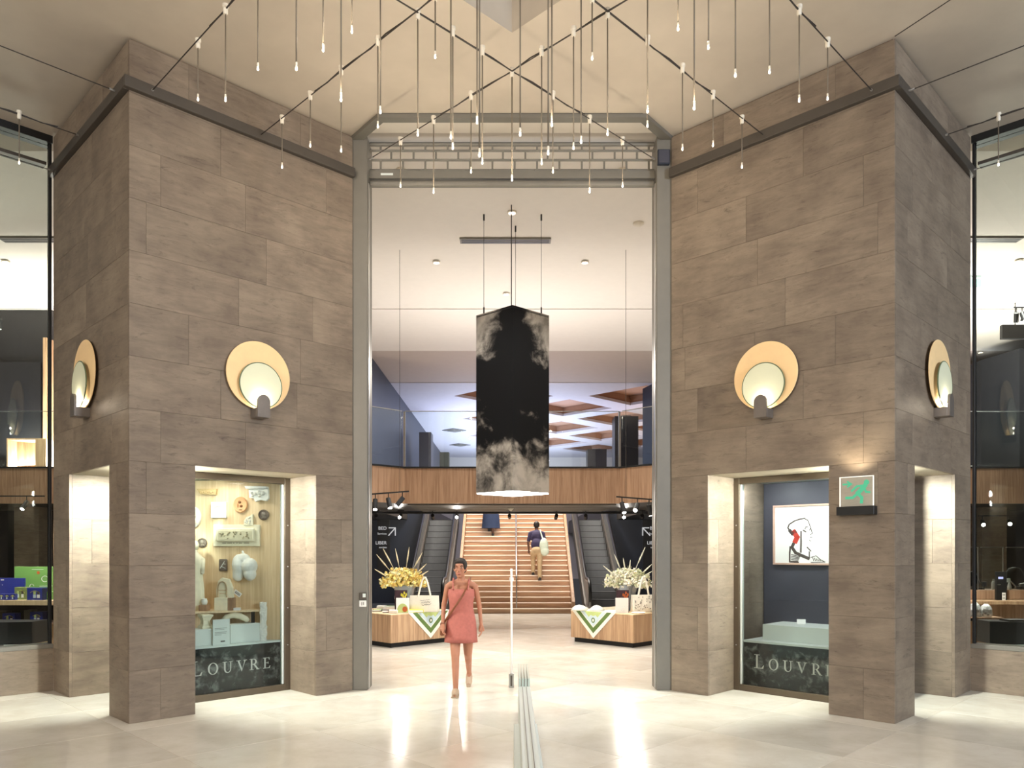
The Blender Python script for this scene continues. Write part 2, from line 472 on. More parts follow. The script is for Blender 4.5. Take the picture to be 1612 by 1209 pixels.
def plate(mb, outer, holes, z, th):
    loops = [[Vector((x, y, 0)) for x, y in outer]] + [[Vector((x, y, 0)) for x, y in h] for h in holes]
    flat = [p for l in loops for p in l]
    tris = tessellate_polygon(loops)
    for zz in (z, z + th):
        vs = [mb.bm.verts.new((p.x, p.y, zz)) for p in flat]
        for t in tris: mb.bm.faces.new([vs[k] for k in t])
    for l in loops:
        for k in range(len(l)):
            a, b = l[k], l[(k + 1) % len(l)]
            mb.bm.faces.new([mb.bm.verts.new(q) for q in ((a.x, a.y, z), (b.x, b.y, z), (b.x, b.y, z + th), (a.x, a.y, z + th))])
    bmesh.ops.remove_doubles(mb.bm, verts=mb.bm.verts[:], dist=1e-5)


plate(mb, outer, [hole], HZ, 0.25)
ceiling = tag(mb.build('ceiling', M['concrete'], origin=(0, 4, HZ)), kind='structure')
mb = MB()
for a, b in zip(hole, hole[1:] + hole[:1]):
    d = Vector((b[0] - a[0], b[1] - a[1], 0)).normalized(); n = Vector((d.y, -d.x, 0))
    c = Vector((0, 4.52, 0)); mid = Vector(((a[0] + b[0]) / 2, (a[1] + b[1]) / 2, 0))
    if (mid - c).dot(n) < 0: n = -n
    q = [Vector((a[0], a[1], 0)), Vector((b[0], b[1], 0)), Vector((b[0], b[1], 0)) + n * 0.1, Vector((a[0], a[1], 0)) + n * 0.1]
    mb.prism([(p.x, p.y) for p in q], HZ + 0.25, 8.3)
mb.build('skylight_well', M['concrete'], ceiling)
mb = MB(); mb.prism(hole, 8.3, 8.4); mb.build('skylight_cover', M['concrete'], ceiling)
# recessed soffit inside the shutter slot
mb = MB(); mb.box(-1.95, 1.95, 8.85, 9.44, HZ + 0.06, HZ + 0.2); mb.build('slot_soffit', M['white'], ceiling)
# ceiling seam on the right-hand side, running from the pillar corner
mb = MB(); mb.tube([(3.74, 7.57, HZ), (2.9 + 2.1, 7.57 - 1.26 - 1.2, HZ)], 0.006, 6); mb.build('ceiling_seam', M['cable'], ceiling)

# ------------------------------------------------------------------ hall shell behind the camera
mb = MB(); mb.box(-14, 14, -6.2, -6.0, 0, HZ); tag(mb.build('wall_back', M['stone']), kind='structure')

# ------------------------------------------------------------------ pillars with stone cladding
LINT, CRS, SIDE = 2.575, 0.515, 2.56
UL, UJ, VL, VJ, DG = 0.65, 2.06, 0.57, 1.93, 0.59      # leg, jamb, leg, jamb, glass depth
rng = random.Random(3)


def courses(z0, z1):
    out = []; n = int(round(z0 / CRS))
    while n * CRS < z1 - 0.03:
        out.append((max(z0, n * CRS), min(z1, (n + 1) * CRS), n)); n += 1
    return out


def clad(parent, Mx, a0, a1, z0, z1, length=1.28, ref=0.0):
    """slabs on a face: local x along the face, local y outwards, thickness .03"""
    for (c0, c1, n) in courses(z0, z1):
        shift = ((0.30, 0.92, 0.58, 1.12, 0.16)[n % 5]) + ref
        cuts = [a0]; x = a0 - ((a0 - shift) % length) + length
        while x < a1 - 0.12:
            if x > a0 + 0.12: cuts.append(x)
            x += length * rng.choice((1.0, 1.0, 0.7))
        cuts.append(a1)
        for p, q in zip(cuts, cuts[1:]):
            d = rng.uniform(-0.0008, 0.0008)
            mb = MB(Mx); mb.box(p + 0.0009, q - 0.0009, -0.03, d, c0 + 0.0009, c1 - 0.0009, bev=0.0010)
            mb.build('stone_slab', M['stone'], parent)


def axes(o, x, y):
    m = Matrix.Identity(4)
    for i in range(3):
        m[i][0] = x[i]; m[i][1] = y[i]; m[i][2] = (0, 0, 1)[i]; m[i][3] = o[i]
    return m


PILLAR = {}
for s, nm in ((-1, 'wall_left'), (1, 'wall_right')):
    fm = frame(s)
    e = 0.03
    mb = MB(fm)
    mb.box(e, SIDE, e, SIDE, LINT + 0.03, HZ + 0.02)          # upper block
    mb.box(e, UL, e, VL, 0, LINT + 0.03)                      # leg
    mb.box(UJ + e, SIDE, e, SIDE, 0, LINT + 0.03)             # inner jamb
    mb.box(e, UJ + e, VJ + e, SIDE, 0, LINT + 0.03)           # outer jamb
    P = tag(mb.build(nm, M['joint'], origin=fm @ Vector((0, 0, 0))), kind='structure')
    PILLAR[s] = P
    U = (fm.to_3x3() @ Vector((1, 0, 0))); V = (fm.to_3x3() @ Vector((0, 1, 0)))
    O = fm @ Vector((0, 0, 0))
    inner = axes(O, U, -V)
    outerf = axes(O, V, -U)
    clad(P, inner, 0, UL, 0, LINT)
    clad(P, inner, UJ, SIDE, 0, LINT)
    clad(P, inner, 0, SIDE, LINT, HZ - 0.005)
    clad(P, outerf, e, VL, 0, LINT, ref=0.2)
    clad(P, outerf, VJ, SIDE, 0, LINT, ref=0.2)
    clad(P, outerf, e, SIDE, LINT, HZ - 0.005, ref=0.2)
    # niche jambs: the one of the inner niche (runs on behind the glass) and the one of the outer niche
    clad(P, axes(O + U * UJ, V, -U), e, DG + 0.03, 0, LINT, ref=0.4)
    clad(P, axes(O + U * UJ, V, -U), DG + 0.05, VJ, 0, LINT, ref=0.4)
    clad(P, axes(O + V * VJ, U, -V), e, 1.1, 0, LINT, ref=0.4)
    # leg faces turned away from the hall
    clad(P, axes(O + U * UL, V, U), e, VL, 0, LINT)
    clad(P, axes(O + V * VL, U, V), e, UL, 0, LINT)
    mb = MB(fm); mb.box(.031, UJ, .031, VJ, LINT, LINT + 0.03); mb.build('niche_soffit', M['soffit'], P)
    # steel rail round the pillar
    mb = MB(fm)
    zr = 6.25
    mb.box(-0.06, SIDE, -0.06, 0.0, zr - 0.055, zr + 0.055, bev=0.004)
    mb.box(-0.06, 0.0, 0.0, SIDE, zr - 0.055, zr + 0.055, bev=0.004)
    r = mb.build('trim_1' if s < 0 else 'trim_2', M['steel_dark']); tag(r, kind='structure')
    # low wall and shop window beyond the pillar, running on parallel to the inner face
    D = fm @ Vector((0, SIDE, 0))                      # outer end of the pillar
    W = axes(D, -U, -V)                                # local x away from pillar, y towards hall
    mb = MB(W); mb.box(0, 5.6, -0.32, -0.03, 0, 0.52)
    lw = tag(mb.build('wall_low_left' if s < 0 else 'wall_low_right', M['joint'], origin=D), kind='structure')
    clad(lw, W, 0.0, 5.6, 0, 0.515, ref=0.5)
    win = tag(empty('window_1' if s < 0 else 'window_2', D + Vector((0, 0, 0.52))), kind='structure')
    mb = MB(W); mb.box(0.0, 0.03, -0.14, -0.07, 0.52, HZ, bev=0.003); mb.build('window_frame', M['black'], win)
    mb = MB(W); mb.box(0.0, 5.6, -0.24, 0.0, 0.515, 0.565, bev=0.004); mb.build('window_sill', M['steel'], win)
    mb = MB(W); mb.box(0.0, 5.6, -0.22, -0.02, HZ - 0.09, HZ, bev=0.003); mb.build('window_head', M['black'], win)
    mb = MB(W); mb.box(0.06, 5.6, -0.20, -0.06, HZ - 0.36, HZ - 0.32, bev=0.003); mb.build('window_transom', M['steel_dark'], win)
    for k in range(3):
        mb = MB(W); mb.box(0.03 + 1.85 * k, 0.03 + 1.85 * (k + 1) - 0.01, -0.13, -0.115, 0.565, HZ - 0.09); mb.build('window_pane', M['glass_win'], win)
    # deck behind the window
    mb = MB(W); mb.box(0.02, 4.0, -0.85, -0.24, 0.46, 0.52, bev=0.004); mb.box(0.02, 4.0, -0.80, -0.32, 0, 0.46)
    mb.build('window_deck', M['grey_white'], lw)
    # closing wall beyond the window, outside the picture
    e2 = W @ Vector((5.6, 0, 0))
    mb = MB(); mb.box(min(e2.x, s * 14), max(e2.x, s * 14), e2.y - 0.1, e2.y + 0.1, 0, HZ)
    mb.box(s * 14 - 0.1, s * 14 + 0.1, -6.2, e2.y, 0, HZ)
    tag(mb.build('wall_far_left' if s < 0 else 'wall_far_right', M['stone']), kind='structure')
    # niche lamps behind the leg; the weak points are added to brighten the soffit
    lamp('POINT', fm @ Vector((0.72, 0.30, 2.36)), 15, (0.95, 1, 0.90), 0.05, name='niche_light')
    lamp('POINT', fm @ Vector((0.30, 0.80, 2.36)), 15, (0.95, 1, 0.90), 0.05, name='niche_light')
    lamp('SPOT', fm @ Vector((0.80, 0.28, 2.50)), 390, (0.95, 1, 0.90), 0.05, aim=fm @ Vector((2.06, .26, 1.25)), spot=112, blend=.5, name='niche_light')
    lamp('SPOT', fm @ Vector((0.30, 0.80, 2.50)), 390, (0.95, 1, 0.90), 0.05, aim=fm @ Vector((.3, 1.93, 1.25)), spot=112, blend=.5, name='niche_light')

# ------------------------------------------------------------------ vitrines inside the pillars
LETTERS = {}


def ell_pts(cx, cz, rx, rz, a0, a1, n):
    return [(cx + rx * math.cos(a0 + (a1 - a0) * i / n), cz + rz * math.sin(a0 + (a1 - a0) * i / n)) for i in range(n + 1)]


def ringq(o, i):
    return [[o[k], o[k + 1], i[k + 1], i[k]] for k in range(len(o) - 1)]


def glyph(ch):
    P_ = []
    rect = lambda x0, x1, z0, z1: P_.append([(x0, z0), (x1, z0), (x1, z1), (x0, z1)])
    pi = math.pi
    if ch == 'L':
        rect(0.16, 0.30, 0, 1); rect(0.02, 0.44, 0.955, 1); rect(0.02, 0.70, 0, 0.05); P_.append([(0.58, 0.05), (0.70, 0.0), (0.77, 0.25), (0.72, 0.25)]); w = 0.80
    elif ch == 'O':
        P_ += ringq(ell_pts(0.46, 0.5, 0.46, 0.53, 0, 2 * pi, 28), ell_pts(0.46, 0.5, 0.31, 0.475, 0, 2 * pi, 28)); w = 0.92
    elif ch == 'U':
        rect(0.12, 0.26, 0.36, 1); rect(0.70, 0.77, 0.36, 1); rect(0.0, 0.40, 0.955, 1); rect(0.58, 0.90, 0.955, 1)
        P_ += ringq(ell_pts(0.445, 0.36, 0.325, 0.38, pi, 2 * pi, 14), ell_pts(0.48, 0.36, 0.22, 0.31, pi, 2 * pi, 14)); w = 0.9
    elif ch == 'V':
        P_.append([(0.07, 1), (0.23, 1), (0.53, 0.18), (0.47, -0.03)]); P_.append([(0.47, -0.03), (0.53, 0.14), (0.84, 1), (0.76, 1)])
        rect(-0.03, 0.36, 0.955, 1); rect(0.64, 0.96, 0.955, 1); w = 0.93
    elif ch == 'R':
        rect(0.12, 0.26, 0, 1); rect(0.0, 0.38, 0, 0.045); rect(0.0, 0.4, 0.955, 1)
        P_ += ringq(ell_pts(0.36, 0.74, 0.32, 0.26, -pi / 2, pi / 2, 14), ell_pts(0.36, 0.74, 0.18, 0.21, -pi / 2, pi / 2, 14))
        rect(0.26, 0.37, 0.48, 0.53); P_.append([(0.36, 0.50), (0.50, 0.52), (0.86, 0.045), (0.70, 0.0)]); rect(0.66, 0.93, 0, 0.045); w = 0.9
    elif ch == 'E':
        rect(0.12, 0.26, 0, 1); rect(0.0, 0.66, 0, 0.05); rect(0.0, 0.62, 0.95, 1); rect(0.26, 0.50, 0.485, 0.53)
        P_.append([(0.57, 0.05), (0.66, 0.0), (0.72, 0.23), (0.67, 0.23)]); P_.append([(0.54, 0.95), (0.62, 1.0), (0.64, 0.79), (0.59, 0.79)]); rect(0.48, 0.52, 0.40, 0.61); w = 0.72
    return P_, w


M['cloud_panel'] = cloud_mat('night_cloud_panel', (0.012, 0.013, 0.013), (0.22, 0.23, 0.22), 0.55, [(0.0, 0.26), (0.3, 0.32), (0.6, 0.40), (0.85, 0.30), (1.0, 0.20)], 'panel')

VIT = {}
for s in (-1, 1):
    fm = frame(s); side = 'left' if s < 0 else 'right'
    v0 = DG
    vit = empty('vitrine', fm @ Vector((1.35, v0, 0)), 'tall bronze-framed glass showcase set in the %s stone pillar above a lettered black panel' % side, 'showcase')
    VIT[s] = vit
    mb = MB(fm)
    for a in ((UJ - 0.075, UJ - 0.001, 0, LINT - 0.002), (UL + 0.002, UL + 0.075, 0, LINT - 0.002)):
        mb.box(a[0], a[1], v0, v0 + 0.09, a[2], a[3], bev=0.004)
    mb.box(UL + 0.075, UJ - 0.075, v0, v0 + 0.09, 0, 0.075, bev=0.004)
    mb.box(UL + 0.075, UJ - 0.075, v0, v0 + 0.09, LINT - 0.075, LINT - 0.002, bev=0.004)
    fr = mb.build('showcase_frame', M['bronze'], vit)
    for zz in (0.55, 1.0, 1.5, 2.0):
        mb = MB(fm); mb.lathe([(0.007, 0), (0.007, 0.004), (0.0, 0.006)], (0, 0, 0), 8, M=Matrix.Translation((UJ - 0.035, v0, zz)) @ Matrix.Rotation(math.pi / 2, 4, 'X')); mb.build('screw', M['chrome'], fr)
    mb = MB(fm); mb.box(UJ - 0.10, UJ - 0.078, v0 + 0.02, v0 + 0.07, 0.08, LINT - 0.08); mb.build('edge_strip', M['grey_white'], vit)
    mb = MB(fm); mb.box(UL + 0.075, UJ - 0.078, v0 + 0.03, v0 + 0.042, 0.075, LINT - 0.075); mb.build('glass_pane', M['glass'], vit)
    mb = MB(fm); mb.box(UL - 0.05, UJ - 0.105, v0 + 0.06, v0 + 0.075, 0.06, 0.588)
    pn = mb.build('lettered_panel', M['cloud_panel'], vit, origin=fm @ Vector((1.35, v0 + 0.07, 0.04)))
    tag(pn, 'black panel printed with grey clouds and white capital lettering')
    mb = MB(fm); mb.box(UL - 0.05, UJ - 0.105, v0 + 0.045, v0 + 0.78, 0.588, 0.612); mb.build('deck', M['grey_white'], vit)
    # letters
    if s > 0:
        cols = [(1195, 'L', 0.165), (1217.5, 'O', 0.128), (1240, 'U', 0.128), (1262, 'V', 0.128), (1285.5, 'R', 0.128), (1306, 'E', 0.128)]
    else:
        cols = [(310, 'L', 0.165), (335.5, 'O', 0.128), (358.5, 'U', 0.128), (380.5, 'V', 0.128), (400.5, 'R', 0.128), (420, 'E', 0.128)]
    vt = v0 + 0.056
    for px, ch, h in cols:
        uc = u_at(px, vt, s)
        polys, w = glyph(ch)
        xd = Vector((1, 0, 0)) if s < 0 else Vector((-1, 0, 0))
        base = axes(Vector((0, 0, 0)), xd, Vector((0, 1, 0)))
        mb = MB(fm)
        T = Matrix.Translation((uc, vt, 0.285)) @ base @ Matrix.Diagonal((h * 1.02, 1, h, 1)) @ Matrix.Translation((-w / 2, 0, 0))
        for q in polys: mb.poly(q, T, 0, 0.004)
        mb.build('letter', M['letter'], pn)
    # lining of the showcase
    mb = MB(fm); mb.box(UL - 0.1, UJ, v0 + 0.09, VJ, LINT - 0.02, LINT - 0.002); mb.build('showcase_ceiling', M['grey_white'], vit)
    # twin showcase of the outer niche (its glass is hidden from the hall behind the leg)
    vo = empty('vitrine', fm @ Vector((0.56, 1.25, 0)), 'glass showcase tucked behind the leg on the outer side of the %s pillar' % side, 'showcase')
    mb = MB(fm)
    mb.box(0.54, 0.62, VL + 0.002, VL + 0.08, 0, LINT - 0.002, bev=0.004); mb.box(0.54, 0.62, VJ - 0.08, VJ - 0.002, 0, LINT - 0.002, bev=0.004)
    mb.box(0.54, 0.62, VL + 0.08, VJ - 0.08, 0, 0.075, bev=0.004); mb.box(0.54, 0.62, VL + 0.08, VJ - 0.08, LINT - 0.075, LINT - 0.002, bev=0.004)
    mb.build('showcase_frame', M['bronze'], vo)
    mb = MB(fm); mb.box(0.57, 0.582, VL + 0.08, VJ - 0.08, 0.075, LINT - 0.075); mb.build('glass_pane', M['glass'], vo)
    mb = MB(fm); mb.box(0.60, 0.615, VL + 0.08, VJ - 0.08, 0.075, 0.588); mb.build('base_panel', M['night'], vo)

# left showcase: oak panel with plaster casts
fmL = frame(-1); vit = VIT[-1]
PY = 9.42                                              # plane of the oak panel
a, b = at(300, 866, PY), at(446, 866, PY)
mb = MB(); mb.box(-4.32, b.x + 0.02, PY, PY + 0.03, 0.61, LINT - 0.03); mb.build('back_panel', M['wood_pale'], vit)
lamp('AREA', at(352, 866, 9.0) + Vector((0, 0, 0.79)), 1.3, (1, 0.95, 0.86), 0.5, aim=at(352, 866, 9.15), size_y=0.2, name='showcase_light')
lamp('AREA', fmL @ Vector((1.2, 0.85, 2.52)), 6, (1, 0.95, 0.86), 0.5, aim=fmL @ Vector((1.2, 0.95, 0.6)), size_y=0.25, name='showcase_light')


def facing(px, py, Y, yaw=0.0):
    """frame facing the camera on the oak panel: x right, y out of the panel towards the hall, z up"""
    p = at(px, py, Y)
    m = Matrix.Identity(4); m[1][1] = -1.0
    return Matrix.Translation(p) @ Matrix.Rotation(yaw, 4, 'Z') @ m


PPM = F / PY


def S(px): return px / PPM


def noisy_poly(n, rx, rz, jit, seed):
    r = random.Random(seed)
    return [(rx * math.cos(2 * math.pi * k / n) * (1 + r.uniform(-jit, jit)), rz * math.sin(2 * math.pi * k / n) * (1 + r.uniform(-jit, jit))) for k in range(n)]


GC = 'casts on the oak panel of the left showcase'
Rx = Matrix.Rotation(math.pi / 2, 4, 'X')


def cast(name, px, py, label, mat, cat='plaster cast'):
    e = empty(name, at(px, py, PY), label, cat, GC); return e


# 1 carved tan fragment
e = cast('carved_fragment', 327, 774, 'narrow tan carved stone sliver at the top of the oak panel', 'tan')
Mx = facing(327, 774, PY)
mb = MB(); mb.poly([(-S(15), S(4)), (S(16), S(4)), (S(15), -S(5)), (-S(9), -S(4.5)), (-S(13), S(1))], Mx, 0, 0.05); mb.build('body', M['tan'], e)
mb = MB()
for k in range(7): mb.ell((-S(9) + k * S(3.4), 0.052, -S(1.5)), (S(1.4), 0.012, S(2)), 8, M=Mx)
mb.build('ornament', M['tan'], e)
# 2 white square plaque with a moon
e = cast('square_plaque', 346, 803, 'white square plaster plaque with a round crescent hollow', 'cast')
Mx = facing(346, 803, PY); mb = MB(); mb.box(-S(12), S(12), 0, 0.045, -S(12.5), S(12.5), bev=0.004, M=Mx); mb.build('body', M['cast'], e)
mb = MB(); mb.poly(ell_pts(0, 0, S(8), S(8), 0.3, 2.9, 12) + ell_pts(0, -S(1.5), S(7), S(7), 2.9, 0.3, 12), Mx, 0.045, 0.052); mb.build('crescent', M['cream'], e)
# 3 terracotta medallion
e = cast('round_medallion', 379.5, 794.5, 'round terracotta medallion with a raised figure', 'terra')
Mx = facing(379.5, 794.5, PY) @ Matrix.Rotation(-math.pi / 2, 4, 'X')
mb = MB(); mb.lathe([(0, 0), (S(10.5), 0), (S(11), 0.02), (S(10.3), 0.036), (S(9.2), 0.03), (0, 0.03)], (0, 0, 0), 28, M=Mx, sy=1.12); mb.build('body', M['terra'], e, smooth=True, flat_angle=40)
Mx = facing(379.5, 794.5, PY); mb = MB()
mb.ell((-S(1), 0.032, S(4)), (S(2.4), 0.014, S(2.2)), 10, M=Mx); mb.ell((-S(3.6), 0.03, -S(1.5)), (S(1.0), 0.012, S(3.6)), 8, M=Mx); mb.ell((S(1.5), 0.03, -S(2)), (S(2.6), 0.014, S(2.2)), 8, M=Mx); mb.box(-S(2), S(3), 0.03, 0.036, -S(8.6), -S(7.8), M=Mx)
mb.build('figure', pm('terracotta_dark', srgb(160, 108, 66), 0.7), e, smooth=True)
# 4 white corbel relief
e = cast('relief_fragment', 408, 779, 'white relief fragment like a cornice piece near the top corner', 'cast')
Mx = facing(408, 779, PY); mb = MB()
mb.poly([(-S(19), S(13)), (S(15), S(12.5)), (S(15.5), S(9)), (-S(16.5), S(8.5))], Mx, 0, 0.10)
mb.poly([(-S(14), S(8.5)), (S(16), S(8.5)), (S(16.5), -S(6)), (S(13), -S(10)), (S(4), -S(8.5)), (-S(4), -S(11)), (-S(6), -S(6)), (-S(13), -S(5))], Mx, 0, 0.06)
mb.build('body', M['cast'], e)
mb = MB()
for k, (x, z, r) in enumerate(((2, 3, 4.5), (8, 2, 4), (-4, 1, 3), (-9, 2.5, 2.6), (-8, -2, 2.2), (3, -2.5, 2.5))): mb.ell((S(x), 0.06, S(z)), (S(r), 0.03, S(r * 0.9)), 10, M=Mx)
mb.build('ornament', M['rough_plaster'], e, smooth=True)


# 5, 8 coins
def coin(px, py, r, label):
    e = cast('coin_cast', px, py, label, 'coin', 'coin cast')
    Mx = facing(px, py, PY) @ Matrix.Rotation(-math.pi / 2, 4, 'X')
    mb = MB(); mb.lathe([(0, 0), (S(r), 0), (S(r), 0.02), (S(r * 0.86), 0.028), (S(r * 0.8), 0.02), (0, 0.02)], (0, 0, 0), 22, M=Mx); mb.build('body', M['coin'], e, smooth=True, flat_angle=40)
    Mx = facing(px, py, PY); mb = MB(); mb.ell((0, 0.02, S(1)), (S(r * .38), 0.016, S(r * .48)), 10, M=Mx); mb.ell((S(r * .1), 0.02, -S(r * .45)), (S(r * .45), 0.012, S(r * .2)), 8, M=Mx)
    mb.build('head', pm('coin_relief', srgb(150, 138, 126), 0.5, 0.2, amp=0.2, scale=40), e, smooth=True)


coin(415.5, 810.5, 8.3, 'dark round coin cast with a head, right of the terracotta medallion')
coin(319, 854.5, 7.5, 'dark round coin cast with a face, beside the cream frieze near the leg')
# 6 small pale fragment
e = cast('ornament_fragment', 392.5, 818, 'small pale broken fragment standing above the cream frieze', 'cast')
Mx = facing(392.5, 818, PY); mb = MB(); mb.poly([(-S(7), -S(9)), (S(7), -S(9)), (S(6.6), S(8.5)), (S(3), S(6)), (-S(3), S(4)), (-S(7), -S(2))], Mx, 0, 0.04); mb.build('body', M['cream'], e)
mb = MB()
for k in range(9):
    mb.ell((S(rng.uniform(-5, 5)), 0.04, S(rng.uniform(-7, 4))), (S(1.3), 0.012, S(1.3)), 7, M=Mx)
mb.build('ornament', M['rough_plaster'], e, smooth=True)
# 7 cream frieze
e = cast('frieze_panel', 373.5, 843, 'wide cream frieze panel in a stepped frame with carved figures', 'cream')
Mx = facing(373.5, 843, PY); mb = MB(); mb.box(-S(36.5), S(36.5), 0, 0.03, -S(17), S(17), bev=0.004, M=Mx); mb.build('mount', M['cream'], e)
mb = MB(); mb.box(-S(30.5), S(29.5), 0.03, 0.07, -S(9.5), S(11.5), bev=0.012, M=Mx); mb.build('frame', M['cream'], e)
mb = MB(); mb.box(-S(27), S(26), 0.07, 0.074, -S(6.5), S(7), M=Mx); mb.build('field', pm('frieze_field', srgb(214, 206, 176), 0.8), e)
mb = MB()
for k in range(5):
    x = -S(20) + k * S(10.2)
    for q in range(5): mb.ell((x + S(rng.uniform(-3.6, 3.6)), 0.076, S(rng.uniform(-5, 5.5))), (S(rng.uniform(.8, 1.9)), 0.012, S(rng.uniform(.8, 1.9))), 7, M=Mx)
tag(mb.build('figures', pm('frieze_relief', srgb(178, 168, 138), 0.8, amp=0.2, scale=30), e, smooth=True), kind='stuff')
mb = MB()
for x0, x1 in ((-22, -16), (-14, -7), (-5, -3), (0, 2), (4, 9), (12, 20)): mb.box(S(x0), S(x1), 0.03, 0.036, -S(12.5), -S(11.5), M=Mx)
tag(mb.build('inscription', pm('frieze_incision', srgb(120, 110, 84), 0.8), e), kind='stuff')
# 9 dark tablet
e = cast('carved_tablet', 352, 889.5, 'small dark upright tablet scratched with slanting lines', 'coin', 'tablet')
Mx = facing(352, 889.5, PY); mb = MB(); mb.box(-S(6.5), S(6.5), 0, 0.03, -S(9.5), S(9.5), bev=0.012, seg=2, M=Mx); mb.build('body', M['coin'], e)
mb = MB(); mb.stroke([(-S(4), -S(5)), (S(3), S(6))], 0.005, Mx, 0.03, 0.034); mb.stroke([(S(1), S(2)), (S(4), S(1.5))], 0.005, Mx, 0.03, 0.034); mb.stroke([(-S(2), -S(2)), (S(4), -S(5))], 0.005, Mx, 0.03, 0.034); mb.build('scratches', M['grey_white'], e)
# 10 torso fragment
e = cast('torso_cast', 388, 892, 'white plaster torso fragment with rounded hips and cut thighs', 'cast', 'sculpture cast')
Mx = facing(388, 892, PY); mb = MB()
mb.ell((-S(9), 0.06, S(3)), (S(10.5), 0.10, S(17)), 16, M=Mx); mb.ell((S(8), 0.07, S(1)), (S(12), 0.11, S(13)), 16, M=Mx); mb.ell((S(9), 0.08, -S(11)), (S(9.5), 0.09, S(11)), 16, M=Mx)
mb.ell((-S(3), 0.05, S(12)), (S(11), 0.09, S(9)), 14, M=Mx); mb.cap(Mx @ Vector((-S(9), 0.07, 0)), Mx @ Vector((-S(11), 0.06, -S(15))), S(9), S(8), 14)
o = mb.build('body', M['cast'], e)
rm = o.modifiers.new('remesh', 'REMESH'); rm.mode = 'VOXEL'; rm.voxel_size = 0.008; rm.use_smooth_shade = True
mb = MB(); mb.cap(Mx @ Vector((-S(2), 0.05, S(19))), Mx @ Vector((-S(4), 0.05, S(24))), S(2.2), S(1.6), 8); mb.build('broken_stub', M['cast'], e, smooth=True)
# 11 oval relief half behind the leg
e = cast('oval_relief', 305, 814, 'white oval relief cut off by the edge of the leg', 'cast')
Mx = facing(305, 814, PY) @ Matrix.Rotation(-math.pi / 2, 4, 'X'); mb = MB(); mb.lathe([(0, 0), (S(12), 0), (S(12), 0.03), (S(10.5), 0.045), (0, 0.05)], (0, 0, 0), 26, M=Mx, sy=1.4); mb.build('body', M['cast'], e, smooth=True, flat_angle=40)
Mx = facing(305, 814, PY); mb = MB(); mb.ell((S(3), 0.045, S(2)), (S(4), 0.02, S(6)), 10, M=Mx); mb.ell((S(5), 0.045, -S(8)), (S(3), 0.015, S(4)), 8, M=Mx); mb.build('profile', M['cream'], e, smooth=True)

# shelf: parallel to the glass, carried by a black strap
SZ = 0.985
pa, pb = at(296, 866, 8.93), at(408.5, 866, 9.30)
mb = MB(); mb.prism([(pa.x, pa.y), (pb.x, pb.y), (pb.x + 0.02, PY), (pa.x - 0.3, PY)], SZ - 0.022, SZ)
tag(mb.build('display_shelf', M['wood_pale']), 'thin oak shelf across the left showcase carrying small casts', 'shelf')
SHELF_TOP = SZ
# strap
q = at(398.5, 866, 9.275)
mb = MB(); mb.box(q.x - 0.02, q.x + 0.02, q.y - 0.012, q.y, 0.612, SZ - 0.022); tag(mb.build('shelf_strut', M['black']), 'flat black metal strut holding up the thin oak shelf', 'strut')


def on_shelf(px, Y): p = at(px, 866, Y); return Vector((p.x, p.y, SZ))


# 12 draped statue
p0 = on_shelf(307, 9.2)
e = empty('statuette', p0, 'white draped figure standing on the shelf, half behind the leg', 'sculpture cast')
mb = MB(); rings = []
for k, (z, rx, ry) in enumerate(((0, .10, .08), (.06, .105, .085), (.25, .085, .075), (.42, .07, .06), (.5, .088, .065), (.58, .1, .07), (.64, .085, .06), (.69, .035, .035), (.72, .03, .03))):
    rings.append([(p0.x + (rx * (1 + 0.09 * math.cos(9 * t + k * .3) * (1 if z < .55 else .2))) * math.cos(t) + .02 * math.sin(z * 5), p0.y + ry * math.sin(t), p0.z + z) for t in [2 * math.pi * i / 40 for i in range(40)]])
mb.loft(rings); mb.build('drapery', M['cream'], e, smooth=True)
mb = MB(); mb.ell((p0.x, p0.y, p0.z + .77), (.045, .05, .06), 14); mb.build('head', M['cream'], e, smooth=True)
mb = MB(); mb.cap((p0.x + .09, p0.y, p0.z + .6), (p0.x + .10, p0.y - .03, p0.z + .45), .03, .024); mb.build('arm', M['cream'], e, smooth=True)
# 13 pot on a block
p = on_shelf(321.8, 9.12)
mb = MB(); mb.box(p.x - .05, p.x + .05, p.y - .05, p.y + .05, p.z, p.z + .072, bev=.003); tag(mb.build('wooden_block', M['wood_dark']), 'small reddish oak block under the little pot', 'block')
mb = MB(); mb.lathe([(0, 0), (.024, 0), (.034, .02), (.036, .045), (.028, .062), (.030, .072), (.024, .074), (.02, .06), (0, .055)], (p.x, p.y, p.z + .072), 20)
tag(mb.build('small_pot', M['cast'], smooth=True), 'little white pot standing on a small oak block', 'pot')
# 14 stele on its base
p = on_shelf(353, 9.22)
mb = MB(); mb.box(p.x - .095, p.x + .06, p.y - .07, p.y + .07, p.z, p.z + .15, bev=.004)
st = tag(mb.build('plinth_block', M['cream']), 'cream block on the shelf carrying the arched relief', 'block')
mb = MB(); mb.box(p.x + .061, p.x + .115, p.y - .06, p.y + .06, p.z, p.z + .15, bev=.002); tag(mb.build('wooden_block', M['wood_dark']), 'oak block pushed against the cream block on the shelf', 'block')
e = empty('arched_relief', (p.x, p.y, p.z + .15), 'pale plaster relief with an arch, standing on the cream block', 'plaster cast')
Mx = Matrix.Translation((p.x, p.y, p.z + .15)) @ Matrix.Diagonal((1, -1, 1, 1))
mb = MB(); mb.poly([(-.08, 0), (.11, 0), (.10, .12), (.06, .22), (-.02, .235), (-.06, .2), (-.085, .1)], Mx, -.03, .03); mb.build('body', M['tan' if False else 'cream'], e)
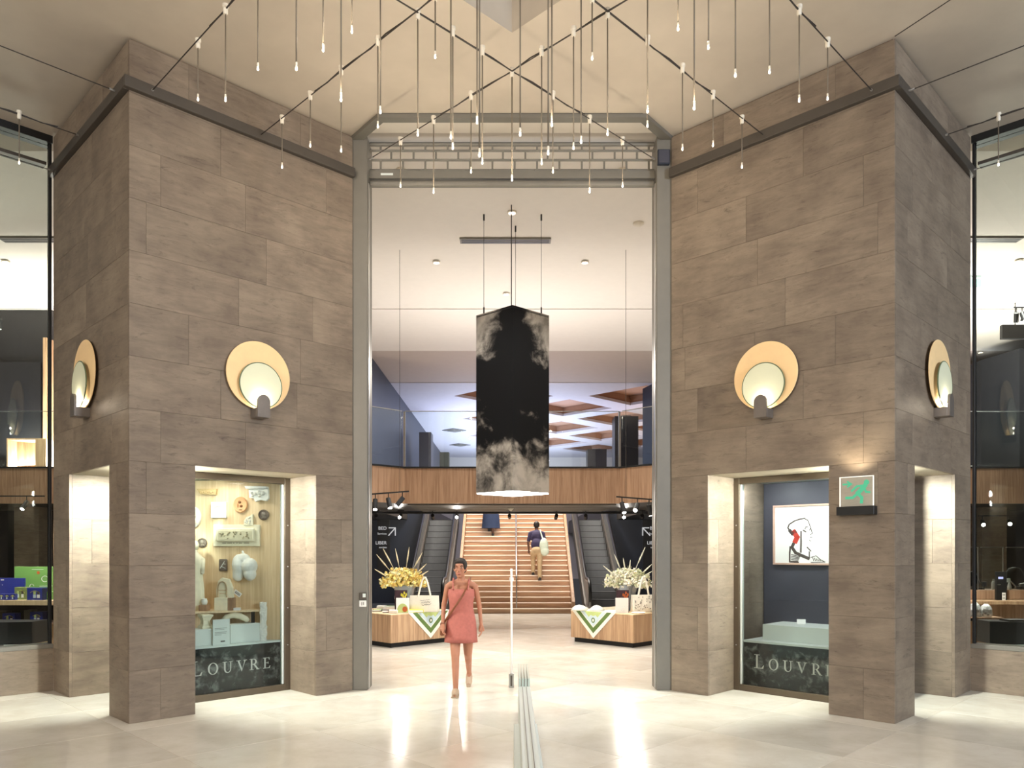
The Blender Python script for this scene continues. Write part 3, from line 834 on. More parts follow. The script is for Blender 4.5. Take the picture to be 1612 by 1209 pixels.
mb = MB(); mb.stroke(ell_pts(-.01, .12, .05, .07, 0, math.pi, 10), .012, Mx, .03, .045); mb.stroke([(-.06, .12), (-.06, .01)], .012, Mx, .03, .045); mb.stroke([(.04, .12), (.045, .01)], .012, Mx, .03, .045)
mb.stroke([(-.06, .09), (.045, .09)], .010, Mx, .03, .045); mb.stroke([(-.04, .05), (.03, .05)], .008, Mx, .03, .04); mb.build('arch', pm('arch_relief', srgb(206, 182, 148), 0.8), e)
# 15, 16 cards
Mx = facing(374, 934, 9.3) @ Matrix.Rotation(-0.62, 4, 'Y')
q0 = Mx @ Vector((0, 0, 0))
Mx = Matrix.Translation(q0) @ Matrix.Rotation(0.62, 4, 'Y') @ Matrix.Diagonal((1, -1, 1, 1))
e = empty('number_tag', q0, 'small white number tag hung aslant beside the arched relief', 'tag')
mb = MB(); mb.box(-.048, .048, 0, .004, -.026, .026, M=Mx); mb.build('card', M['paper'], e)
mb = MB()
for k in range(4):
    x = -.03 + k * .018
    mb.stroke([(x, -.012), (x, .012), (x + .009, .012), (x + .009, -.012), (x, 0)], .003, Mx, .004, .006)
mb.build('digits', M['ink'], e)
p = on_shelf(374, 9.22); mb = MB(); mb.prism([(p.x - .035, p.y - .04), (p.x + .035, p.y - .03), (p.x + .03, p.y + .03), (p.x - .03, p.y + .025)], p.z, p.z + .03); tag(mb.build('paper_slip', M['paper']), 'small white paper slip lying at the end of the oak shelf', 'paper')
# 17 capital, 18 curved fragment under the shelf on white boxes
DZ = 0.612


def row(px0, px1, v, z0, z1, th, name, label, mat, cat, bev=.003):
    u0, u1 = sorted((u_at(px0, v, -1), u_at(px1, v, -1)))
    mb = MB(fmL); mb.box(u0, u1, v, v + th, z0, z1, bev=bev); return tag(mb.build(name, M[mat]), label, cat)


row(285, 334, .70, DZ, .80, .22, 'display_box', 'pale grey box on the showcase floor beside the pillar leg', 'grey_white', 'box')
row(362.5, 409, .70, DZ, .83, .16, 'display_box', 'pale grey box on the showcase floor right of the leaning card', 'grey_white', 'box')
c = fmL @ Vector((u_at(324, .8, -1), .81, .80))
mb = MB(); mb.lathe([(0, 0), (.085, 0), (.09, .02), (.06, .05), (.055, .09), (.075, .125), (.09, .14), (.09, .158), (0, .158)], c, 4, M=None)
for v_ in mb.bm.verts: pass
tag(mb.build('small_capital', M['cream']), 'small stone capital on the grey box under the shelf', 'plaster cast')
c = fmL @ Vector((u_at(367, .83, -1), .80, .83))
mb = MB(); mb.tube([c + Vector((x, 0.02 * k, z)) for k, (x, z) in enumerate(((-.14, .03), (-.10, .075), (-.03, .10), (.05, .085), (.11, .05), (.12, .03)))], [.026, .034, .036, .036, .034, .03], 12)
tag(mb.build('curved_fragment', M['cream'], smooth=True), 'curved stone fragment lying on the grey box under the shelf', 'plaster cast')
u0, u1 = sorted((u_at(335, .66, -1), u_at(361.5, .66, -1)))
e = empty('text_card', fmL @ Vector(((u0 + u1) / 2, .67, DZ)), 'tall pale text card leaning in front of the grey boxes', 'card')
mb = MB(fmL); mb.box(u0, u1, .655, .672, DZ, .905, bev=.001); mb.build('board', M['grey_white'], e)
mb = MB(fmL)
for zz, k in ((.80, .9), (.785, .7), (.755, .9), (.74, .85), (.725, .5)): mb.box(u0 + .02, u0 + .02 + (u1 - u0 - .04) * k, .6525, .655, zz, zz + .006)
mb.build('text_line', pm('text_grey', srgb(150, 152, 148), 0.8), e)
mb = MB(fmL); mb.box(u0 + .09, u0 + .14, .6525, .655, .645, .66); mb.build('logo_block', M['ink'], e)
# 21 rough upright slab
u0 = u_at(414, .70, -1); bmx = MB(fmL); rr = random.Random(5); rings = []
for k in range(15):
    z = DZ + k * .033
    rings.append([(u0 + (.044 + rr.uniform(-.009, .009)) * math.cos(t) * 1.0 + .006 * k / 14, .70 + .03 * math.sin(t) + rr.uniform(-.004, .004), z + rr.uniform(-.005, .005)) for t in [2 * math.pi * (i + .5) / 10 for i in range(10)]])
bmx.loft(rings); tag(bmx.build('rough_slab', M['rough_plaster']), 'rough broken white slab standing upright beside the black strut', 'plaster cast')

# right showcase: navy panel with a framed print on a white plinth
fmR = frame(1); vit = VIT[1]; NV = 1.34
mb = MB(fmR); mb.box(0.3, UJ - 0.01, NV, NV + .04, .6, LINT - .03); mb.build('back_panel', M['navy2'], vit)
mb = MB(fmR); mb.box(0.3, u_at(1200.5, .8, 1), .80, NV, .612, .802, bev=.003); tag(mb.build('white_plinth', M['grey_white']), 'low white plinth under the framed print in the right showcase', 'plinth')
for u_ in (1.85, 1.1):
    lamp('AREA', fmR @ Vector((u_, .74, 2.48)), 8, (0.97, 0.98, 1.0), 0.3, aim=fmR @ Vector((u_ - .1, 1.34, 1.15)), size_y=.15, name='showcase_light')
uA, uB = u_at(1217, NV - .03, 1), u_at(1217, NV - .03, 1) - 1.0
zb, zt = 1.7 - (889 - 866) / F * 9.75, 1.7 + (866 - 796) / F * 9.85
e = empty('framed_print', fmR @ Vector(((uA + uB) / 2, NV, zb)), 'framed line drawing of a profile on white paper, hung on navy', 'picture')
mb = MB(fmR); t = .024
mb.box(uB, uA, NV - .04, NV - .001, zb, zb + t, bev=.003); mb.box(uB, uA, NV - .04, NV - .001, zt - t, zt, bev=.003); mb.box(uA - t, uA, NV - .04, NV - .001, zb + t, zt - t, bev=.003); mb.box(uB, uB + t, NV - .04, NV - .001, zb + t, zt - t, bev=.003)
mb.build('frame', pm('pinkish_wood', srgb(206, 170, 152), 0.5), e)
mb = MB(fmR); mb.box(uB + t, uA - t, NV - .02, NV - .002, zb + t, zt - t); pr = mb.build('paper', M['paper'], e)
W_, H_ = 1.0, zt - zb
Dm = Matrix.Translation((uA, NV - .02, zb)) @ axes(Vector((0, 0, 0)), Vector((-1, 0, 0)), Vector((0, -1, 0)))
k = 0.94 / 270.0            # drawing laid out on a 270-high sheet


def dr(pts, w, mat):
    mb = MB(fmR); mb.stroke([(x * k, y * k) for x, y in pts], w * k, Dm, 0.0, .002); mb.build('drawing', M[mat], pr)


H0 = H_ / k
J = lambda pts: [(x, H0 - y) for x, y in pts]
dr(J([(62, 92), (55, 82), (60, 70), (80, 58), (100, 52), (118, 50)]), 5, 'ink')
dr(J([(118, 52), (128, 56), (134, 70), (139, 84), (135, 92)]), 3, 'ink')
dr(J([(139, 84), (145, 104), (138, 108)]), 3, 'ink')
dr(J([(118, 88), (122, 80), (128, 80)]), 3, 'ink')
dr(J([(112, 92), (122, 98)]), 5, 'ink')
dr(J([(136, 116), (144, 116)]), 3, 'ink'); dr(J([(134, 128), (140, 130)]), 3, 'ink')
dr(J([(126, 152), (140, 166)]), 4, 'ink'); dr(J([(104, 96), (104, 130), (103, 170)]), 6, 'ink')
dr(J([(62, 92), (72, 104), (84, 96)]), 12, 'ink')
dr(J([(76, 96), (90, 116), (82, 132)]), 18, 'red_ink')
dr(J([(80, 132), (70, 152), (84, 172), (112, 184), (132, 192)]), 11, 'ink')
dr(J([(64, 150), (62, 172), (62, 204), (94, 206)]), 6, 'ink')
for q in range(5): dr(J([(68, 178 + q * 6), (100 - q * 2, 186 + q * 4)]), 3, 'ink')
dr(J([(134, 168), (134, 192)]), 4, 'ink'); dr(J([(140, 188), (158, 182), (174, 196), (190, 204), (140, 206)]), 2.4, 'ink')
for q in range(5): dr(J([(146 + q * 6, 188 + q * 2), (150 + q * 6, 200)]), 2, 'ink')
p = fmR @ Vector((u_at(1261.5, 1.1, 1), 1.1, .802))
mb = MB(); Mx = Matrix.Translation(p) @ Matrix.Rotation(math.radians(-18), 4, 'Z') @ Matrix.Rotation(math.radians(-25), 4, 'X')
mb.box(-.05, .05, -.003, .003, 0, .065, M=Mx); mb.box(-.05, .05, -.003, .025, 0, .004, M=Mx); tag(mb.build('caption_card', M['paper']), 'small white caption card standing on the low white plinth', 'card')

# ------------------------------------------------------------------ wall sconces
M['sconce_big'] = pm('amber_frosted_glass', srgb(250, 214, 160), 0.5, amp=0.05, scale=5)
M['sconce_small'] = pm('pale_frosted_glass', srgb(226, 228, 200), 0.35, amp=0.02)
M['sconce_metal'] = pm('sconce_metal', srgb(128, 120, 114), .4, .5, amp=.12)
M['glass_edge'] = pm('glass_edge', srgb(96, 112, 84), 0.3, amp=0.05)


def sconce(s, on_inner, a, z, label):
    fm = frame(s)
    O = fm @ Vector((0, 0, 0)); U = fm.to_3x3() @ Vector((1, 0, 0)); V = fm.to_3x3() @ Vector((0, 1, 0))
    Fx = axes(O + (U if on_inner else V) * a + Vector((0, 0, z)), U if on_inner else V, -V if on_inner else -U)
    e = empty('wall_sconce', Fx @ Vector((0, 0, -0.44)), label, 'wall lamp', 'two-disc sconces on the stone pillars')
    turn = Matrix.Rotation(-math.pi / 2, 4, 'X')
    mb = MB(Fx); mb.lathe([(0, 0), (.368, 0), (.372, .006), (.368, .012), (0, .012)], (0, 0, 0), 64, M=Matrix.Translation((0, .035, 0)) @ turn); mb.build('large_disc', M['sconce_big'], e)
    mb = MB(Fx); mb.lathe([(.246, 0), (.250, .003), (.250, .010), (.246, .012), (.240, .012), (.240, .0)], (0, 0, 0), 56, M=Matrix.Translation((.03 if False else 0.0, .085, -.115)) @ turn); mb.build('disc_rim', M['glass_edge'], e)
    mb = MB(Fx); mb.lathe([(0, 0), (.243, 0), (.243, .010), (0, .010)], (0, 0, 0), 56, M=Matrix.Translation((0.0, .086, -.115)) @ turn); mb.build('small_disc', M['sconce_small'], e)
    w = .073
    prof = [(-w, -.47), (w, -.47), (w, -.30)] + ell_pts(0, -.30, w, .075, 0, math.pi, 10)[1:-1] + [(-w, -.30)]
    mb = MB(Fx); mb.poly(prof, Matrix.Identity(4), .135, .16); mb.box(-w, w, 0.0, .135, -.47, -.37, bev=.003)
    mb.build('bracket', M['sconce_metal'], e)
    mb = MB(Fx); mb.lathe([(0, 0), (.014, 0), (.016, .02), (.01, .04), (0, .045)], (0, .120, -.37), 10); mb.build('lamp_capsule', M['spotglow'], e)
    lamp('POINT', Fx @ Vector((0, .119, -.275)), 4.0, (1, 0.88, 0.68), .012, name='sconce_light')
    lamp('POINT', Fx @ Vector((0, .068, -.300)), 5, (1, 0.84, 0.64), .012, name='sconce_light')


sconce(-1, True, 1.33, 3.61, 'glowing two-disc wall lamp on the inner face of the left pillar')
sconce(-1, False, 1.245, 3.61, 'glowing two-disc wall lamp on the outer face of the left pillar')
sconce(1, True, 1.33, 3.61, 'glowing two-disc wall lamp on the inner face of the right pillar')
sconce(1, False, 1.245, 3.61, 'glowing two-disc wall lamp on the outer face of the right pillar')

# ------------------------------------------------------------------ exit sign on the right leg
uc = u_at(1348, -.05, 1); O = fmR @ Vector((0, 0, 0)); U = fmR.to_3x3() @ Vector((1, 0, 0)); V = fmR.to_3x3() @ Vector((0, 1, 0))
zc0 = 1.7 + (866 - 797) / F * 7.78
Fx = axes(O + U * uc + Vector((0, 0, zc0)), -U, -V)         # x to the right of the reader, y towards the hall
M['lit_plate'] = glass_mat('edge_lit_acrylic', (.93, .93, .90))
_nt = M['lit_plate'].node_tree; _out = [n for n in _nt.nodes if n.type == 'OUTPUT_MATERIAL'][0]; _mix = [n for n in _nt.nodes if n.type == 'MIX_SHADER'][0]
_em = N(_nt, 'ShaderNodeEmission'); _em.inputs[0].default_value = (1, .9, .74, 1); _em.inputs[1].default_value = .13
_ad = N(_nt, 'ShaderNodeAddShader'); _nt.links.new(_mix.outputs[0], _ad.inputs[0]); _nt.links.new(_em.outputs[0], _ad.inputs[1]); _nt.links.new(_ad.outputs[0], _out.inputs[0])
e = empty('exit_sign', Fx @ Vector((0, 0, -.09)), 'lit emergency exit sign with a green running figure on the right leg', 'sign')
mb = MB(Fx); mb.box(-.185, .185, 0, .09, -.088, 0, bev=.004); mb.build('base', M['black'], e)
mb = MB(Fx); mb.box(-.165, .165, .04, .05, 0, .30); mb.build('plate', M['lit_plate'], e)
mb = MB(Fx)
for b_ in ((-.168, -.160, 0, .302), (.160, .168, 0, .302), (-.168, .168, .294, .302)): mb.box(b_[0], b_[1], .038, .052, b_[2], b_[3])
mb.build('lit_edge', emis('edge_glow', (1, 0.97, 0.85), 1.2), e)
M['green_glow'] = emis('green_glow', (0.16, 0.78, 0.42), 0.75)
mb = MB(Fx); I = Matrix.Identity(4); d0, d1 = .050, .054
fig = lambda pts, w: mb.stroke(pts, w, I, d0, d1)
mb.poly(ell_pts(.10, .235, .026, .026, 0, 2 * math.pi, 14)[:-1], I, d0, d1)
fig([(.085, .205), (.05, .165), (.015, .13)], .045); fig([(.015, .125), (.055, .085), (.05, .035)], .028); fig([(.01, .125), (-.035, .088), (-.10, .088)], .026)
fig([(.07, .20), (.095, .14), (.13, .135)], .02); fig([(.06, .205), (.005, .20), (-.045, .155)], .02)
mb.build('running_figure', M['green_glow'], e)
mb = MB(Fx); mb.stroke([(-.13, .225), (-.075, .225)], .018, I, d0, d1); mb.poly([(-.085, .26), (-.035, .225), (-.085, .19), (-.095, .20), (-.065, .225), (-.095, .25)], I, d0, d1); mb.build('arrow', M['green_glow'], e)
lamp('SPOT', Fx @ Vector((0, .20, .31)), 12, (1, 0.86, 0.62), .03, aim=Fx @ Vector((0, .0, .75)), spot=120, blend=.9, name='sign_light')

# ------------------------------------------------------------------ doorway: steel posts, head trim, rolling grille
for s, nm in ((-1, 'left'), (1, 'right')):
    mb = MB(); x0, x1 = sorted((s * 1.95, s * 1.755)); mb.box(x0, x1, 9.40, 9.72, 0, HZ, bev=.006)
    p = tag(mb.build('trim_post_%s' % nm, M['steel']), kind='structure')
    mb = MB(); x0, x1 = sorted((s * 1.755, s * 1.742)); mb.box(x0, x1, 9.44, 9.50, 0.02, 6.17); mb.build('edge_strip', M['chrome'], p)
mb = MB()
path = [(-1.97, 9.42), (-1.55, 8.91), (1.55, 8.91), (1.97, 9.42)]
inner_p = [(-1.86, 9.47), (-1.50, 9.02), (1.50, 9.02), (1.86, 9.47)]
for k in range(3):
    mb.prism([path[k], path[k + 1], inner_p[k + 1], inner_p[k]], HZ - .045, HZ + .02)
tag(mb.build('trim_3', M['steel']), kind='structure')
mb = MB()
mb.box(-1.95, 1.95, 9.60, 9.75, 6.70, 7.30)
tag(mb.build('wall_over_door', M['white']), kind='structure')
# wall joining pillars to the door, behind the posts
gr = empty('rolling_grille', (0, 9.58, 6.17), 'grey rolling grille with brick-pattern bars, half raised above the doorway', 'grille')
GY = 9.56
zs = [6.705, 6.625, 6.51, 6.385]
for k, z in enumerate(zs):
    mb = MB(); r = .020 if k else .028
    mb.tube([(-1.755, GY, z), (1.755, GY, z)], .015 if k else .026, 8); mb.build('grille_bar', M['steel'], gr)
for k in range(3):
    off = -1.62 if k != 1 else -1.765
    x = off + .0
    while x < 1.75:
        if x > -1.74:
            mb = MB(); mb.box(x - .011, x + .011, GY - .012, GY + .012, zs[k + 1] + .008, zs[k] - .008); mb.build('grille_link', M['steel'], gr)
        x += .2756
for k in range(13):
    x = -1.68 + k * .28; mb = MB(); mb.lathe([(0, -.012), (.018, -.012), (.02, .0), (.014, .012), (0, .012)], (x, GY - .01, 6.375), 10); mb.build('grille_clip', M['steel'], gr)
mb = MB(); mb.box(-1.755, 1.755, GY - .05, GY + .06, 6.265, 6.36, bev=.004); mb.build('bottom_rail', M['steel'], gr)
mb = MB(); mb.tube([(-1.74, GY - .01, 6.21), (1.74, GY - .01, 6.21)], .043, 14); mb.build('safety_edge', M['steel'], gr)
mb = MB(); mb.box(-1.61, -1.46, GY - .053, GY - .05, 6.30, 6.325); mb.build('maker_plate', M['grey_white'], gr)
# small fittings on the posts
p = at(571, 944, 9.395); e = empty('card_reader', p, 'small grey card reader on the left door post', 'card reader')
mb = MB(); mb.box(p.x - .04, p.x + .045, 9.37, 9.399, p.z + .0, p.z + .085, bev=.004); mb.build('body', M['steel_dark'], e)
mb = MB(); mb.box(p.x + .005, p.x + .04, 9.365, 9.37, p.z + .03, p.z + .075); mb.build('window', M['grey_white'], e)
mb = MB(); mb.box(p.x - .04, p.x + .045, 9.385, 9.399, p.z - .085, p.z - .01, bev=.002); mb.build('sticker', M['paper'], e)
mb = MB(); mb.box(p.x - .012, p.x - .004, 9.383, 9.385, p.z - .07, p.z - .03); mb.box(p.x + .008, p.x + .016, 9.383, 9.385, p.z - .065, p.z - .03); mb.build('figure', M['ink'], e)
p = at(1045, 249, 9.39); e = empty('control_box', p, 'dark blue control box high on the right door post', 'control box')
mb = MB(); mb.box(p.x - .08, p.x + .065, 9.34, 9.398, p.z - .09, p.z + .085, bev=.006); mb.build('body', M['navy'], e)
mb = MB(); mb.box(p.x - .07, p.x + .055, 9.334, 9.34, p.z - .08, p.z + .075, bev=.002); mb.build('cover', M['navy2'], e)
# ------------------------------------------------------------------ cable net and bare-bulb pendants
CZ = 6.25


def cable(p0, p1, label, thick_from=0.25):
    p0 = Vector((p0[0], p0[1], CZ)); p1 = Vector((p1[0], p1[1], CZ))
    e = empty('suspension_cable', p0, label, 'cable', 'diagonal steel cables under the hall ceiling')
    mb = MB(); mb.tube([p0, p1], .0055, 6); mb.build('steel_cable', M['cable'], e)
    d = (p1 - p0).normalized()
    mb = MB(); mb.tube([p0 - d * .0, p0 + d * .07], .012, 8); mb.build('turnbuckle', M['chrome'], e)
    return e, p0, p1


def wiring(e, p0, p1, f0, f1):
    n = 24; pts = []
    for i in range(n + 1):
        t = f0 + (f1 - f0) * i / n
        q = p0.lerp(p1, t); a_ = i * 1.9
        pts.append(q + Vector((.006 * math.cos(a_), .006 * math.sin(a_), .008 * math.cos(a_ * 1.3) + .006)))
    mb = MB(); mb.tube(pts, .0065, 6); mb.build('electric_lead', M['cable'], e)


def line(kind, c, X): return (X, c - X) if kind == 'a' else (X, c + X)


cabs = {}
for kind, sg, word in (('a', -1, 'left'), ('b', 1, 'right')):
    for c, x0, desc in ((4.11, -3.60, 'corner'), (5.74, -2.80, 'middle'), (7.36, -1.66, 'door')):
        p0 = line(kind, c, x0 if sg < 0 else -x0)
        p1 = line(kind, c, (2.4 if c < 7 else 4.0) if sg < 0 else (-2.4 if c < 7 else -4.0))
        ed = {'corner': 'near its front corner', 'middle': 'at the middle of its rail', 'door': 'at the door post beside it'}[desc]
        r = cable(p0, p1, 'taut dark cable tied to the %s pillar %s' % (word, ed)); cabs[(kind, desc)] = r
        wiring(*r, 0.16, 0.95)
for s in (-1, 1):
    w = 'left' if s < 0 else 'right'
    r = cable((s * 3.92, 7.69), (s * 8.4, 3.2), 'thin cable from the outer face of the %s pillar, close to its front corner' % w)
    r = cable((s * 4.72, 8.53), (s * 9.2, 4.05), 'thin cable with one pendant, from the outer rail of the %s pillar' % w); cabs[('s', s)] = r
    wiring(*r, 0.04, 0.6)
    r = cable((s * 5.50, 9.30), (s * 9.7, 5.1), 'thin cable close to the window head beyond the %s pillar' % w)

PEND = {}
LV = [5.74, 5.48, 5.22, 5.0, 4.75, 4.49]


def pendant(x, y, zb, label):
    zb = min(LV, key=lambda q: abs(q - zb))
    if zb not in PEND:
        e = empty('pendant_lamp', (x, y, zb), label, 'pendant lamp', 'bare-bulb pendants on the cable net')
        mb = MB(); mb.lathe([(0, 0), (.014, 0), (.020, .01), (.020, .055), (.026, .06), (.026, .085), (0, .085)], (x, y, CZ - .045), 12); mb.build('fitting', M['ivory'], e, smooth=True, flat_angle=40)
        mb = MB(); mb.tube([(x, y, zb + .05), (x, y, CZ - .045)], .0058, 8); mb.build('rod', M['rod'], e, smooth=True)
        mb = MB(); mb.lathe([(0, .055), (.0075, .055), (.0085, .03), (.007, .025), (0, .025)], (x, y, zb), 8); mb.build('socket', M['ivory'], e)
        mb = MB(); mb.lathe([(0, -.008), (.006, -.004), (.0085, .004), (.0075, .012), (.005, .024), (0, .026)], (x, y, zb), 10); mb.build('bulb', M['bulb'], e, smooth=True)
        PEND[zb] = e
    else:
        e = dup(PEND[zb], Vector((x, y, zb)), label)
    return e


ORD = ['first', 'second', 'third', 'fourth', 'fifth', 'sixth', 'seventh', 'eighth', 'ninth', 'tenth', 'eleventh', 'twelfth']
runs = {
    ('a', 'corner'): [(-2.82, 6.96, 5.74), (-2.41, 6.52, 5.48), (-2.0, 6.10, 5.47), (-1.58, 5.68, 5.22), (-1.16, 5.26, 4.82)],
    ('a', 'middle'): [(-2.43, 8.19, 5.74), (-2.02, 7.76, 5.72), (-1.62, 7.35, 5.47), (-1.20, 6.93, 5.47), (-.80, 6.58, 5.24), (-.63, 6.36, 5.74), (-.49, 6.21, 4.99), (-.27, 5.99, 5.05), (.06, 5.70, 4.73), (.255, 5.46, 4.48)],
    ('a', 'door'): [(-1.24, 8.62, 5.73), (-.83, 8.20, 5.48), (-.41, 7.76, 5.47), (0, 7.38, 5.23), (.27, 7.07, 5.21), (.54, 6.80, 5.22), (1.09, 6.23, 5.21), (1.29, 6.02, 5.74), (1.48, 5.84, 5.5)],
    ('b', 'corner'): [(2.83, 6.95, 5.75), (2.42, 6.53, 5.49), (2.04, 6.14, 5.51), (1.66, 5.76, 5.25), (1.26, 5.36, 4.82)],
    ('b', 'middle'): [(2.43, 8.19, 5.75), (2.01, 7.75, 5.74), (1.61, 7.32, 5.47), (1.21, 6.92, 5.47), (.81, 6.57, 5.23), (.66, 6.38, 5.76), (.56, 6.28, 5.01), (.31, 6.03, 5.07), (-.23, 5.49, 4.49)],
    ('b', 'door'): [(1.23, 8.62, 5.73), (.82, 8.19, 5.48), (.41, 7.76, 5.47), (-.27, 7.06, 5.22), (-.52, 6.80, 5.22), (-1.06, 6.24, 5.23), (-1.25, 6.05, 5.74), (-1.43, 5.87, 5.5)],
}
for (kind, desc), lst in runs.items():
    w = 'left' if kind == 'a' else 'right'
    d_ = {'corner': "pillar's corner", 'middle': "pillar's rail", 'door': 'door post'}[desc]
    for i, (x, y, z) in enumerate(lst):
        pendant(x, y, z, 'slim bare-bulb pendant, %s from the wall on the cable from the %s %s' % (ORD[i], w, d_))
        if i % 3 == 1 or (desc == 'door' and i % 3 == 0):
            lamp('POINT', (x, y, z - .03), {'door': 9, 'middle': 3, 'corner': 2.5}[desc], (1, 0.84, 0.63), .03, name='pendant_light')
pendant(-5.15, 8.10, 5.74, 'single bare-bulb pendant in front of the window beyond the left pillar')
pendant(5.11, 8.14, 5.74, 'single bare-bulb pendant in front of the window beyond the right pillar')

# ================================================================== the shop beyond the doorway
SZC = 7.2                                              # shop ceiling height
sc_ = tag(empty('ceiling_shop', (0, 20, SZC)), kind='structure')
for y0, y1, dz, mt in ((9.75, 14.4, 0.0, 'white'), (14.4, 17.7, 0.012, 'white'), (17.7, 21.4, 0.0, 'white'), (21.4, 25.5, 0.02, 'greige')):  # the last bay's dimmer look is painted in with greige
    mb = MB(); mb.box(-26, 26, y0 + .006, y1 - .006, SZC + dz, SZC + dz + .12); mb.build('ceiling_panel', M[mt], sc_)
# coffered ceiling: beams in a diagonal lattice, recessed brown diamonds
holes = []; HD = 1.78
for r_ in range(0, 8):
    for q in range(-1, 5):
        for cx, cy in ((-.3 + 4.8 * q, 27.65 + 4.8 * r_), (2.1 + 4.8 * q, 30.05 + 4.8 * r_)):
            if cx < -1 or cx > 16 or cy > 43.5: continue
            holes.append((cx, cy))
mb = MB(); plate(mb, [(-26, 25.5), (26, 25.5), (26, 46), (-26, 46)], [[(x + HD, y), (x, y + HD), (x - HD, y), (x, y - HD)] for x, y in holes], SZC, .10)
mb.build('coffer_beams', M['coffer'], sc_)
for x, y in holes:
    mb = MB(); mb.prism([(x + HD + .02, y), (x, y + HD + .02), (x - HD - .02, y), (x, y - HD - .02)], SZC + .36, SZC + .40)
    for a_ in range(4):
        p0 = (x + (HD + .04) * math.cos(a_ * math.pi / 2), y + (HD + .04) * math.sin(a_ * math.pi / 2)); p1 = (x + (HD + .04) * math.cos((a_ + 1) * math.pi / 2), y + (HD + .04) * math.sin((a_ + 1) * math.pi / 2))
        c_ = Vector((x, y)); q0 = c_ + (Vector(p0) - c_) * 1.03; q1 = c_ + (Vector(p1) - c_) * 1.03
        mb.prism([p0, p1, tuple(q1), tuple(q0)], SZC + .10, SZC + .40)
    mb.build('coffer', M['coffer_in'], sc_)
# diamond air vents and sprinklers in the plain part of the far ceiling
for i, (px, py) in enumerate(((715, 677), (724, 700))):
    Y = 5.5 * F / (866 - py); p = at(px, py, Y)
    mb = MB(); mb.prism([(p.x + .55, p.y), (p.x, p.y + .55), (p.x - .55, p.y), (p.x, p.y - .55)], SZC - .03, SZC - .002); mb.prism([(p.x + .3, p.y), (p.x, p.y + .3), (p.x - .3, p.y), (p.x, p.y - .3)], SZC - .05, SZC - .03)
    tag(mb.build('air_vent', M['steel']), ('dark diamond air vent in the far mezzanine ceiling, nearer the doorway', 'dark diamond air vent in the far mezzanine ceiling, farther back')[i], 'vent', 'diamond air vents')
# long slot diffusers
for px0, px1, py, lab in ((724, 867, 377.5, 'long grey slot air diffuser in the white ceiling behind the doorway'), (2, 120, 376, 'long grey slot air diffuser in the white ceiling beyond the left window'), (1480, 1606, 376, 'long grey slot air diffuser in the white ceiling beyond the right window')):
    Y = 5.5 * F / (866 - py); x0, x1 = (px0 - CX) / F * Y, (px1 - CX) / F * Y
    e = empty('slot_diffuser', ((x0 + x1) / 2, Y, SZC - .03), lab, 'air diffuser', 'slot air diffusers in the shop ceiling')
    mb = MB(); mb.box(x0, x1, Y - .11, Y + .11, SZC - .03, SZC - .001, bev=.004); mb.build('frame', M['steel'], e)
    mb = MB()
    mb.box(x0 + .03, x1 - .03, Y - .075, Y - .015, SZC - .034, SZC - .03); mb.build('slot', M['night'], e)
    mb = MB(); mb.box(x0 + .03, x1 - .03, Y + .015, Y + .075, SZC - .034, SZC - .03); mb.build('slot', M['night'], e)


def downlight(x, y, z, power, lab, r=.075, spot=100, col=(1, .96, .91), grp='round downlights in the shop ceiling'):
    e = empty('ceiling_downlight', (x, y, z - .03), lab, 'downlight', grp)
    mb = MB(); mb.lathe([(r, 0), (r, -.02), (r * .8, -.028), (r * .74, -.01), (r * .74, 0)], (x, y, z - .001), 20); mb.build('rim', M['ivory'], e)
    mb = MB(); mb.lathe([(0, -.010), (r * .72, -.010), (r * .72, -.004), (0, -.004)], (x, y, z - .001), 16); mb.build('diffuser', M['down'], e)
    if power: lamp('SPOT', (x, y, z - .04), power, col, .06, aim=(x, y, 0), spot=spot, blend=.5, name='downlight_light')
    return e


for i, (px, py, pw, w) in enumerate(((687, 412, 400, 'left of the hanging prism, nearer row'), (921, 412, 400, 'right of the hanging prism, nearer row'), (797, 462, 420, 'straight above the hanging prism'))):
    Y = 5.5 * F / (866 - py); downlight((px - CX) / F * Y, Y, SZC, pw, 'small round downlight in the white shop ceiling, %s' % w)
for px, py, w in ((9, 411, 'seen through the left window'), (1604, 410, 'seen through the right window')):
    Y = 5.5 * F / (866 - py); downlight((px - CX) / F * Y, Y, SZC, 500, 'small round downlight in the white shop ceiling, %s' % w)
downlight(13.0, 21.5, SZC, 300, 'bright downlight in the shop ceiling beside the dark block by the right window')
# further shop downlights hidden from here by the doorway head
for i, (x, y) in enumerate(((-1.6, 11.2), (1.6, 11.2), (0, 12.6), (-4.5, 13.2), (4.5, 13.2))):
    downlight(x, y, SZC, 330, 'shop downlight just inside the doorway, %s of the near row' % ORD[i])
# smoke detectors
for px, py, lab in ((1005, 351, 'pale round smoke detector on the ceiling near the right door post'), (797, 463, None)):
    if lab is None: continue
    Y = 5.5 * F / (866 - py); mb = MB(); mb.lathe([(.09, 0), (.09, -.02), (.05, -.05), (0, -.05)], ((px - CX) / F * Y, Y, SZC - .001), 16); tag(mb.build('smoke_detector', M['ivory'], smooth=True), lab, 'detector')

